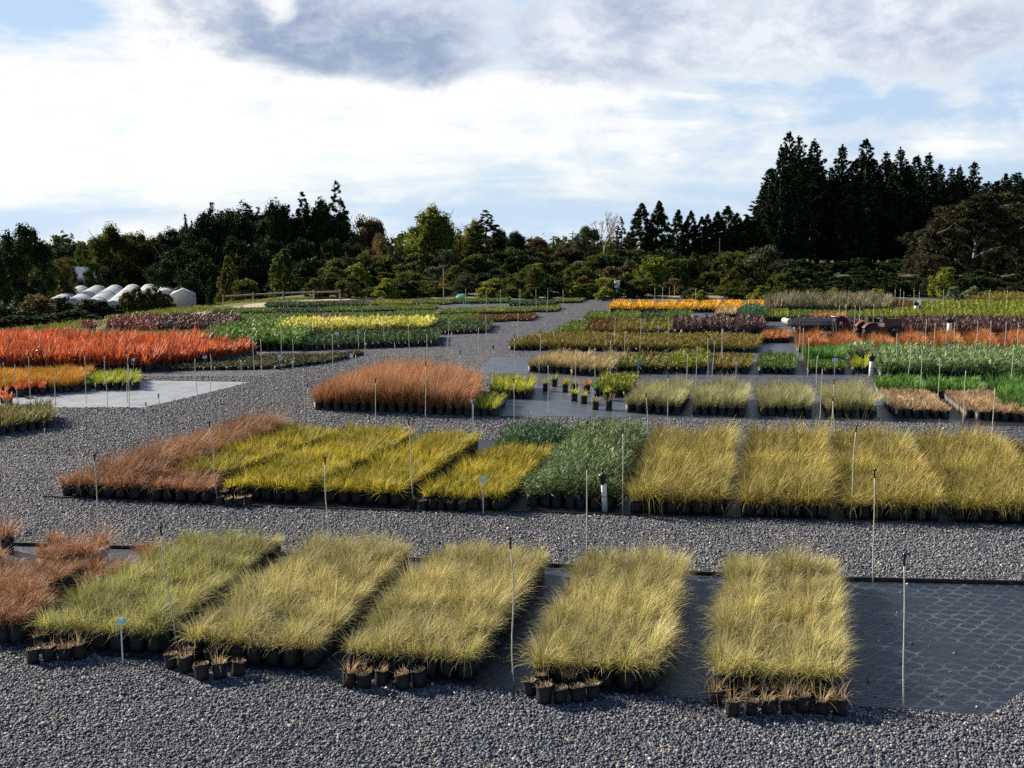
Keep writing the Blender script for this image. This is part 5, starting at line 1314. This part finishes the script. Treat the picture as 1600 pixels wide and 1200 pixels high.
for u in (865, 872.5): T_(u, 370, 5, 420, "upright0", "dark", "tiny palm like tree on the skyline in the centre gap", group="two tiny skyline trees", base=-2)
T_(918, 352, 62, 165, "broad2", "grey", "grey green tree left of the bare tree"); T_(945, 329, 46, 172, "bare0", None, "bare pale tree with leafless branches")
T_(963, 348, 34, 180, "bare0", None, "smaller leafless tree right behind the bare pale one"); T_(970, 337, 42, 160, "cone2", "gum", "sparse grey dark conifer right of the bare tree")
T_(890, 378, 50, 175, "broad1", "brown", "low brownish tree left of the grey green one")
for u, v, w, k, lab in ((1003, 314, 46, "cypress0", "left dark cypress of the tall pair right of the bare tree"), (1030, 311, 44, "cypress1", "right dark cypress of the tall pair, rounded top")): T_(u, v, w * 1.6, 130, k, "cypress", lab)
CG = "dark cypress in the row between the tall pair and the pine stand"
for u, v, w, k in ((1060, 325, 30, 0), (1080, 327, 30, 1), (1097, 336, 26, 2), (1106, 332, 26, 0), (1122, 328, 34, 1), (1137, 319, 40, 2), (1152, 330, 34, 0), (1168, 334, 34, 1), (1183, 336, 30, 2)):
    T_(u, v, w * 1.9, 138, "cypress%d" % k, "cypress", CG, group="row of dark cypresses")
for i in range(22):
    T_(225 + i * 17 + random.uniform(-6, 6), (random.uniform(322, 350) if 5 < i < 19 else random.uniform(350, 385)), 92, 208 + random.uniform(-6, 14), "broad%d" % (i % 4), "dark" if i % 3 else "pine", DG, group="dark trees in the left mass")
for i in range(12):
    T_(255 + i * 28 + random.uniform(-6, 6), random.uniform(395, 415), 90, 176 + random.uniform(-6, 10), "broad%d" % (i % 4), "dark", "dark rounded undergrowth tree below the tall left group", group="dark lower trees under the left group")
for i in range(10):
    T_(-30 + i * 24 + random.uniform(-6, 6), random.uniform(372, 392), 80, 225 + random.uniform(-6, 10), "broad%d" % (i % 4), "dark", "dark tree of the background belt above the tunnel houses", group="background belt at left")
# pine stand
PT = "tall dark pine in the dense stand at right"
tops = [(1222, 226, 40, "pine with the outermost left crown of the stand"), (1233, 206, 50, "tallest pine of the stand, near its left end"), (1250, 212, 50, "pine just right of the tallest one"), (1273, 217, 56, "pine with a broad top left of the first gap in the stand"), (1203, 262, 44, None),
        (1317, 226, 50, "pine with a single spire right of the first gap"), (1353, 217, 56, "pine with the highest top in the middle of the stand"), (1385, 237, 46, None), (1408, 230, 52, None), (1433, 242, 44, None), (1452, 239, 46, None), (1470, 256, 40, None), (1488, 262, 40, None), (1500, 258, 36, None),
        (1523, 252, 40, "slender pine standing clear above the gum tree"), (1556, 284, 40, None), (1572, 270, 34, "thin pine spire above the gum tree's right half"), (1594, 268, 34, "thin pine at the right edge of the picture"), (1300, 262, 46, None), (1335, 252, 46, None), (1368, 250, 44, None), (1420, 258, 44, None), (1440, 262, 42, None), (1538, 292, 40, None), (1620, 285, 40, None)]
for i, (u, v, w, lab) in enumerate(tops):
    T_(u, v, w * 1.25, 150 + (i * 7) % 13, "pine%d" % (i % 5), "pine", lab or PT, group=None if lab else "pines of the dense stand")
for i in range(30):
    u = 1196 + i * 14 + random.uniform(-6, 6)
    T_(u, random.uniform(246, 292) + (24 if u > 1470 else 0), 74, 166 + random.uniform(0, 14), "pine%d" % (i % 5), "pine", PT, group="pines of the dense stand")
for i in range(16):
    T_(1190 + i * 27 + random.uniform(-6, 6), random.uniform(335, 360), 72, 172 + random.uniform(0, 10), "broad%d" % (i % 4), "dark", "dark understorey tree beneath the pines", group="understorey beneath the pines")
# spreading gum
rg = random.Random(9); cs, rs = [], []; mb = MB(); HG = 9.5
def gl_(pts, r): mb.tube(pts, r, 8)
gl_([(0, 0, -.3), (.1, 0, 1.6), (.0, 0, 3.0), (.15, .1, 4.4)], [.22, .18, .16, .14])
limbs = [[(.15, .1, 4.4), (.5, -.3, 5.8), (1.5, -.5, 7.0), (2.2, -.4, 8.2)], [(0, 0, 3.4), (-.9, -.6, 4.1), (-2.4, -.9, 4.6), (-3.8, -.8, 5.3)], [(.15, .1, 4.4), (-.5, -.8, 5.8), (-.9, -.8, 7.2), (-1.3, -.5, 8.3)],
         [(0, 0, 2.9), (1.2, -.9, 3.7), (2.3, -1.2, 4.1), (3.1, -1.0, 4.9)], [(.1, 0, 3.9), (1.2, .9, 5.2), (2.4, 1.3, 6.2), (3.6, 1.1, 7.0)], [(.1, 0, 4.0), (.1, 1.2, 5.4), (-.8, 2.2, 6.4), (-2, 2.3, 7.2)]]
for L in limbs:
    gl_(L, [.12, .09, .06, .03])
    for k in (2, 3):
        for q in range(3):
            e = Vector(L[k]) + Vector((rg.uniform(-1.3, 1.3), rg.uniform(-1.1, 1.1), rg.uniform(-.1, 1.1)))
            gl_([L[k], (Vector(L[k]) + e) / 2 + Vector((0, 0, -.1)), e], [.05, .035, .015])
            for w in range(3): cs.append(tuple(e + Vector((rg.uniform(-.7, .7), rg.uniform(-.6, .6), rg.uniform(-.15, .5))))); rs.append(rg.uniform(.45, .8))
for i in range(270):
    a = rg.uniform(0, 6.28); q = rg.uniform(.15, 1); e = (rg.random() ** 1.3) * PI / 2; cs.append((5.2 * math.cos(e) * math.cos(a) * rg.uniform(.8, 1), 3.0 * math.cos(e) * math.sin(a) - .1, 1.3 + 7.5 * math.sin(e) * rg.uniform(.85, 1))); rs.append(rg.uniform(.5, .9))
PROTO["gum"] = (crown("gum", cloud(cs, rs, 70, .22, aspect=.4, squash=.6)), mb.mesh("trunk_mesh", PALEBARK, True), 11, HG)
T_(1528, 303, 190, 100, "gum", "gum", "wide spreading gum tree with pale bare limbs at right", rz=0)
T_(1596, 318, 120, 108, "gum", "gum", "grey brown gum tree cut by the right edge", rz=2.4); T_(1446, 352, 100, 106, "gum", "gum", "lower gum tree at the left of the wide spreading one", rz=1.2)
# shrubs seen one by one along the far end
S_(355, 400, 40, 82, "upright0", "olive", "tall ivy clad bush at the left end of the rail fence", base=-1.6); S_(384, 430, 70, 80, "shrub1", "olive", "olive bush at the foot of the tall ivy clad one", base=-1); S_(330, 428, 24, 84, "shrub2", "dark", "small dark bush left of the ivy clad one", base=-1)
S_(440, 388, 56, 100, "upright1", "green", "pointed green tree in front of the dark mass"); S_(462, 402, 50, 104, "shrub3", "dark", "dark bush right of the pointed green tree"); S_(487, 420, 40, 92, "shrub0", "brown", "brownish bush left of the low green bushes")
S_(604, 440, 66, 76, "shrub0", "bright", "low bright green bush behind the left green beds"); S_(632, 446, 34, 77, "shrub2", "olive", "small bush beside the low bright green one")
S_(758, 446, 50, 74, "shrub1", "bright", "bright rounded bush before the belt, left of the bright pair"); S_(795, 428, 66, 80, "shrub3", "olive", "sunlit bush right of the bright rounded one"); S_(838, 414, 60, 80, "shrub4", "olive", "tall sunlit bush in the centre of the belt"); S_(770, 432, 60, 84, "shrub2", "bright", "sunlit bush behind the bright rounded one")
S_(700, 386, 74, 100, "shrub4", "grey", "big grey green bush below the light green poplar"); S_(905, 412, 50, 92, "shrub1", "grey", "grey green bush left of the white box"); S_(915, 428, 44, 82, "shrub2", "brown", "russet bush left of the white box"); S_(900, 444, 40, 76, "shrub0", "bright", "low bright bush at the head of the road")
S_(945, 446, 36, 74, "shrub3", "bright", "small bright bush beside the white box"); S_(980, 421, 50, 80, "shrub1", "olive", "dark green bush behind the white box")
S_(1022, 398, 74, 84, "shrub4", "bright", "large yellowish green bush right of the white box"); S_(1055, 402, 60, 86, "shrub0", "green", "bush at the right shoulder of the large yellowish one"); S_(1094, 451, 32, 71, "shrub2", "bright", "small round bright bush behind the gold row")
S_(1138, 386, 60, 92, "shrub3", "olive", "tall olive bush before the dark cypress row"); S_(1086, 394, 40, 92, "upright1", "olive", "narrow olive bush before the dark cypress row"); S_(1150, 416, 50, 80, "upright0", "olive", "pale upright bush above the right end of the gold row"); S_(1112, 420, 60, 86, "shrub1", "green", "green bush behind the small round bright one")
S_(1195, 378, 90, 98, "shrub2", "grey", "large grey green bush at the left foot of the pine stand"); S_(1222, 402, 80, 96, "shrub4", "grey", "grey bush right of the large grey green one")
S_(1228, 417, 68, 74, "shrub3", "green", "sunlit conifer like bush behind the tall dark hedge block"); S_(1190, 445, 50, 72, "shrub0", "bright", "low bright bush at the right end of the gold row")
S_(1276, 448, 36, 73, "shrub1", "bright", "left low light green bush above the dark hedge block"); S_(1304, 447, 34, 73, "shrub2", "bright", "right low light green bush above the dark hedge block"); S_(1370, 447, 38, 73, "shrub3", "bright", "single low light green bush right of the pair")
S_(1322, 432, 14, 75, "upright1", "dark", "tiny dark young conifer between the light green bushes"); S_(1383, 428, 14, 75, "upright0", "dark", "tiny dark young conifer right of the single light bush")
S_(1476, 414, 62, 76, "shrub4", "bright", "sunlit rounded tree left of the clipped silvery bushes"); S_(1450, 430, 34, 78, "shrub1", "gum", "dull bush left of the sunlit rounded tree")
S_(1492, 446, 34, 71, "shrub0", "silver", "left clipped silvery round bush"); S_(1520, 444, 36, 72, "shrub2", "silver", "right clipped silvery bush")
for i, (u, v, w) in enumerate(((197, 455, 34), (214, 447, 32), (231, 450, 30), (248, 453, 28), (260, 458, 26))):
    S_(u, v, w, 78, "upright%d" % (i % 2), "olive", "upright green conifer bush before the white tunnel houses", group="row of upright conifers before the tunnel houses", squeeze=1.5)
for u, v, w, D, m, lab in ((14, 476, 60, 56, "dark", "dark bush below the left tree, at the very edge"), (55, 458, 66, 60, "brown", "brownish bush with reddish tips at far left"), (95, 462, 56, 62, "dark", "dark bush right of the brownish one"), (140, 465, 60, 64, "dark", "dark bush in front of the leftmost tunnel houses"), (112, 480, 60, 58, "dark", "low dark bush before the others at left"), (42, 482, 70, 54, "dark", "low dark bush behind the green verge")):
    S_(u, v, w, D, "shrub%d" % (u % 5), m, lab, squeeze=1.6)
for i in range(14):
    S_(-20 + i * 14 + random.uniform(-5, 5), random.uniform(462, 484), 70, random.uniform(60, 72), "shrub%d" % (i % 5), "dark", "dark bush of the low thicket beyond the left verge", group="dark thicket beyond the left verge")
# the mixed belt behind the nursery
mats = ["green", "dark", "olive", "green", "bright", "dark", "olive", "green", "brown", "grey", "olive", "green"]
k = 0
for D, vlo, vhi, step, u0, u1, w in ((79, 424, 448, 30, 490, 1200, 48), (90, 402, 432, 25, 470, 1200, 54), (103, 390, 412, 24, 470, 1190, 62), (122, 382, 398, 24, 560, 1190, 68)):
    u = u0
    while u < u1:
        m = mats[k % len(mats)] if D < 95 else ('dark', 'green', 'dark', 'olive', 'dark', 'gum')[k % 6]; hue = {"dark": "dark green", "green": "green", "olive": "olive green", "brown": "brownish", "grey": "greyish green", "gum": "dull brownish", "bright": "sunlit bright green"}[m]  # painted light: sunlit front rows get brighter crowns, rear rows darker
        S_(u + random.uniform(-8, 8), random.uniform(vlo, vhi), w * random.uniform(.95, 1.45), D + random.uniform(-3, 3), "shrub%d" % (k % 5), m, f"{hue} bush in the mixed shrub belt behind the nursery", group=f"{hue} bushes of the shrub belt")
        u += step * random.uniform(.8, 1.2); k += 1
for i in range(14):
    S_(1196 + i * 29 + random.uniform(-6, 6), random.uniform(398, 412), 70, 128 + random.uniform(-4, 8), "shrub%d" % (i % 5), "dark", "dark bush in the shade at the foot of the pines", group="dark bushes at the foot of the pines")
for i in range(12):
    S_(1430 + i * 17 + random.uniform(-5, 5), random.uniform(424, 444), 56, 84 + random.uniform(-3, 8), 'shrub%d' % (i % 5), 'gum' if i % 2 else 'dark', 'dull bush at the foot of the gum trees', group='bushes at the foot of the gum trees')
for i in range(16):
    S_(1208 + i * 15 + random.uniform(-6, 6), random.uniform(432, 446), 50, 79 + random.uniform(-2, 3), "shrub%d" % (i % 5), "dark", "dark bush in the shade at the foot of the pines", group="dark bushes at the foot of the pines")
    S_(1215 + i * 26 + random.uniform(-6, 6), random.uniform(414, 430), 62, 92 + random.uniform(-4, 10), "shrub%d" % (i % 5), "dark", "dark bush in the shade at the foot of the pines", group="dark bushes at the foot of the pines")
for i in range(12):
    T_(-60 + i * 30, random.uniform(385, 405), 90, 230 + random.uniform(0, 15), "broad%d" % (i % 4), "dark", "dark tree of the background belt above the tunnel houses", group="background belt at left")
# woodland far off
cs, rs = [], []
for i in range(520):
    u = random.uniform(-700, 2300); D = random.uniform(330, 560); x, y, z = AT(u, random.uniform(378, 388), D)
    zb = terrain(x, y); zz = zb
    while zz < z: cs.append((x + random.uniform(-2, 2), y, zz + 1)); rs.append(random.uniform(2.2, 4)); zz += 3.0
fw = meshobj("far_woodland", np_mesh("far_woodland", *cloud(cs, rs, 26, 1.5), mat=CM["green"])); tag(fw, "far off woodland closing the horizon", "woodland", None, "stuff")

# ------------------------------------------------------------------ sun, sky, camera
SUN_AZ, SUN_EL = math.radians(-58), math.radians(27)
sv = Vector((math.sin(SUN_AZ) * math.cos(SUN_EL), math.cos(SUN_AZ) * math.cos(SUN_EL), math.sin(SUN_EL)))
sl = bpy.data.lights.new("sun", "SUN"); sl.energy = 5.0; sl.angle = math.radians(.5); sl.color = (1.0, .88, .68)
so = bpy.data.objects.new("sun", sl); so.rotation_euler = sv.to_track_quat("Z", "Y").to_euler(); so.location = (-60, 40, 60); COL.objects.link(so)

w = bpy.data.worlds.new("World"); scene.world = w; w.use_nodes = True
nt = w.node_tree; nt.nodes.clear()
wo = nt.nodes.new("ShaderNodeOutputWorld")
sky = nt.nodes.new("ShaderNodeTexSky"); sky.sky_type = "NISHITA"; sky.sun_disc = False
sky.sun_elevation = SUN_EL; sky.sun_rotation = SUN_AZ; sky.altitude = 50; sky.air_density = 1.0; sky.dust_density = .4; sky.ozone_density = 2.0
bgs = nt.nodes.new("ShaderNodeBackground"); bgs.inputs[1].default_value = SKY_STR; nt.links.new(sky.outputs[0], bgs.inputs[0])
tc = nt.nodes.new("ShaderNodeTexCoord"); sx = nt.nodes.new("ShaderNodeSeparateXYZ"); nt.links.new(tc.outputs["Generated"], sx.inputs[0])
M = lambda *a, **k: math_n(nt, *a, **k)
az = M("ARCTAN2", sx.outputs[0], sx.outputs[1]); el = M("ARCSINE", sx.outputs[2])
def vec(ax, ex, ox=0.0, oy=0.0):
    c = nt.nodes.new("ShaderNodeCombineXYZ"); nt.links.new(M("MULTIPLY_ADD", az, ax, ox), c.inputs[0]); nt.links.new(M("MULTIPLY_ADD", el, ex, oy), c.inputs[1]); c.inputs[2].default_value = .37; return c.outputs[0]
def blob(u, v, ru, rv):
    d_ = ray(u, v); a0 = math.atan2(d_[0], d_[1]); e0 = math.atan2(d_[2], math.hypot(d_[0], d_[1]))
    dx = M("MULTIPLY", M("SUBTRACT", az, a0), F / ru); dy = M("MULTIPLY", M("SUBTRACT", el, e0), F / rv)
    return M("POWER", 2.718, M("MULTIPLY", M("ADD", M("MULTIPLY", dx, dx), M("MULTIPLY", dy, dy)), -1.0))
def sm_(x, lo, hi):
    n = nt.nodes.new("ShaderNodeMapRange"); n.interpolation_type = "SMOOTHSTEP"; n.inputs[1].default_value = lo; n.inputs[2].default_value = hi; nt.links.new(x, n.inputs[0]); return n.outputs[0]
def addm(*xs):
    r = xs[0]
    for x in xs[1:]: r = M("ADD", r, x)
    return r
n_st = noise(nt, vec(3.2, 21.0, 3.1, 1.7), 1.0, 9, .6, .7)            # long thin streaks
n_st2 = noise(nt, vec(7.0, 60.0, 9.1, 4.7), 1.0, 8, .6, .5)
n_pf = noise(nt, vec(8.0, 14.0, 8.3, 2.2), 1.0, 11, .62, .5)            # puffs
n_pf2 = noise(nt, vec(21.0, 38.0, 1.3, 7.9), 1.0, 9, .64, .3)
front = sm_(sx.outputs[1], -.1, .4)
low = M("SUBTRACT", 1.0, sm_(el, .2, .5))
glow = blob(150, 190, 430, 260)
tex = addm(M("MULTIPLY", M("SUBTRACT", n_st, .5), 1.1), M("MULTIPLY", M("SUBTRACT", n_st2, .5), .6), M("MULTIPLY", M("SUBTRACT", n_pf, .5), 1.1), M("MULTIPLY", M("SUBTRACT", n_pf2, .5), .5))
# how white the high thin cloud is; 0 = open blue
dens = addm(tex, 0.02, M("MULTIPLY", glow, .5), M("MULTIPLY", blob(760, 190, 560, 75), .2), M("MULTIPLY", blob(1000, 140, 500, 40), .12), M("MULTIPLY", blob(600, 135, 260, 22), .25), M("MULTIPLY", blob(1470, 225, 70, 26), .5), M("MULTIPLY", blob(1240, 220, 60, 40), .3),
            M("MULTIPLY", blob(60, 30, 100, 45), -.6), M("MULTIPLY", blob(130, 20, 60, 20), -.2), M("MULTIPLY", blob(60, 335, 260, 40), -.42), M("MULTIPLY", blob(680, 330, 420, 26), -.22), M("MULTIPLY", blob(1330, 200, 150, 26), -.35), M("MULTIPLY", blob(1590, 60, 60, 60), -.3))
white = M("MULTIPLY", sm_(dens, -.22, .42), M("MULTIPLY", front, low))
haze = M("MULTIPLY", M("SUBTRACT", 1.0, sm_(M("ABSOLUTE", el), .0, .16)), .9)      # pale air low down
def grey(*bl):
    return sm_(addm(M("MULTIPLY", M("SUBTRACT", n_pf, .5), 1.9), M("MULTIPLY", M("SUBTRACT", n_pf2, .5), 1.0), *bl), .22, 1.05)
g1_ = grey(M("MULTIPLY", blob(510, 30, 270, 95), 1.2), M("MULTIPLY", blob(640, 90, 170, 38), .6), M("MULTIPLY", blob(960, 55, 195, 68), 1.3), M("MULTIPLY", blob(1360, 55, 260, 68), 1.35), M("MULTIPLY", blob(1350, 205, 150, 24), .55), M("MULTIPLY", blob(700, 250, 120, 22), .5), M("MULTIPLY", blob(150, 290, 55, 16), .5), M("MULTIPLY", blob(205, 140, 30, 30), .45),
           M("MULTIPLY", blob(790, 70, 50, 50), -.6), M("MULTIPLY", blob(1140, 45, 40, 55), -.7), M("MULTIPLY", blob(440, 15, 28, 26), -.7))
edge = M("MULTIPLY", M("MULTIPLY", g1_, M("SUBTRACT", 1.0, g1_)), 4.0)
grey_c = ramp(nt, addm(n_pf2, M("MULTIPLY", M("SUBTRACT", n_pf, .5), -.8), M("MULTIPLY", blob(500, 70, 220, 90), -.24), M("MULTIPLY", blob(1250, 40, 420, 110), .16)), [(.22, (.33, .42, .58)), (.5, (.56, .63, .77)), (.75, (.84, .88, .96))])
sheet_c = ramp(nt, addm(dens, M("MULTIPLY", glow, .12)), [(.0, (.54, .71, .95)), (.16, (.74, .84, .97)), (.32, (.90, .94, .985)), (.55, (1.02, 1.02, 1.02))])
hz_c = mixc(nt, sm_(dens, -.25, .35), (.56, .74, .98), (.98, 1.01, 1.05))
cl0 = mixc(nt, haze, sheet_c, hz_c)
cl = mixc(nt, sm_(g1_, .12, .9), cl0, grey_c)
cl = mixc(nt, M("MULTIPLY", edge, .4), cl, (1.05, 1.05, 1.05))
white = M("MAXIMUM", M("MAXIMUM", white, haze), M("MULTIPLY", M("MULTIPLY", front, low), .8))
bgc = nt.nodes.new("ShaderNodeBackground"); nt.links.new(cl, bgc.inputs[0]); bgc.inputs[1].default_value = CLOUD_STR
cov = M("MAXIMUM", white, M("MULTIPLY", g1_, M("MULTIPLY", front, low)))
mx = nt.nodes.new("ShaderNodeMixShader"); nt.links.new(cov, mx.inputs[0]); nt.links.new(bgs.outputs[0], mx.inputs[1]); nt.links.new(bgc.outputs[0], mx.inputs[2])
nt.links.new(mx.outputs[0], wo.inputs[0])

cd = bpy.data.cameras.new("camera"); cd.sensor_width = 36; cd.lens = F / 1600 * 36; cd.clip_end = 20000; cd.clip_start = .1
co = bpy.data.objects.new("camera", cd); co.location = (0, 0, EYE); co.rotation_euler = (PI / 2 - PITCH, 0, 0); COL.objects.link(co); scene.camera = co
vs_ = scene.view_settings; vs_.view_transform = "Standard"; vs_.look = "None"; vs_.exposure = 1.2; vs_.gamma = 1.0
scene.render.engine = "CYCLES"; scene.cycles.max_bounces = 5; scene.cycles.diffuse_bounces = 3; scene.cycles.transmission_bounces = 3; scene.cycles.use_denoising = False
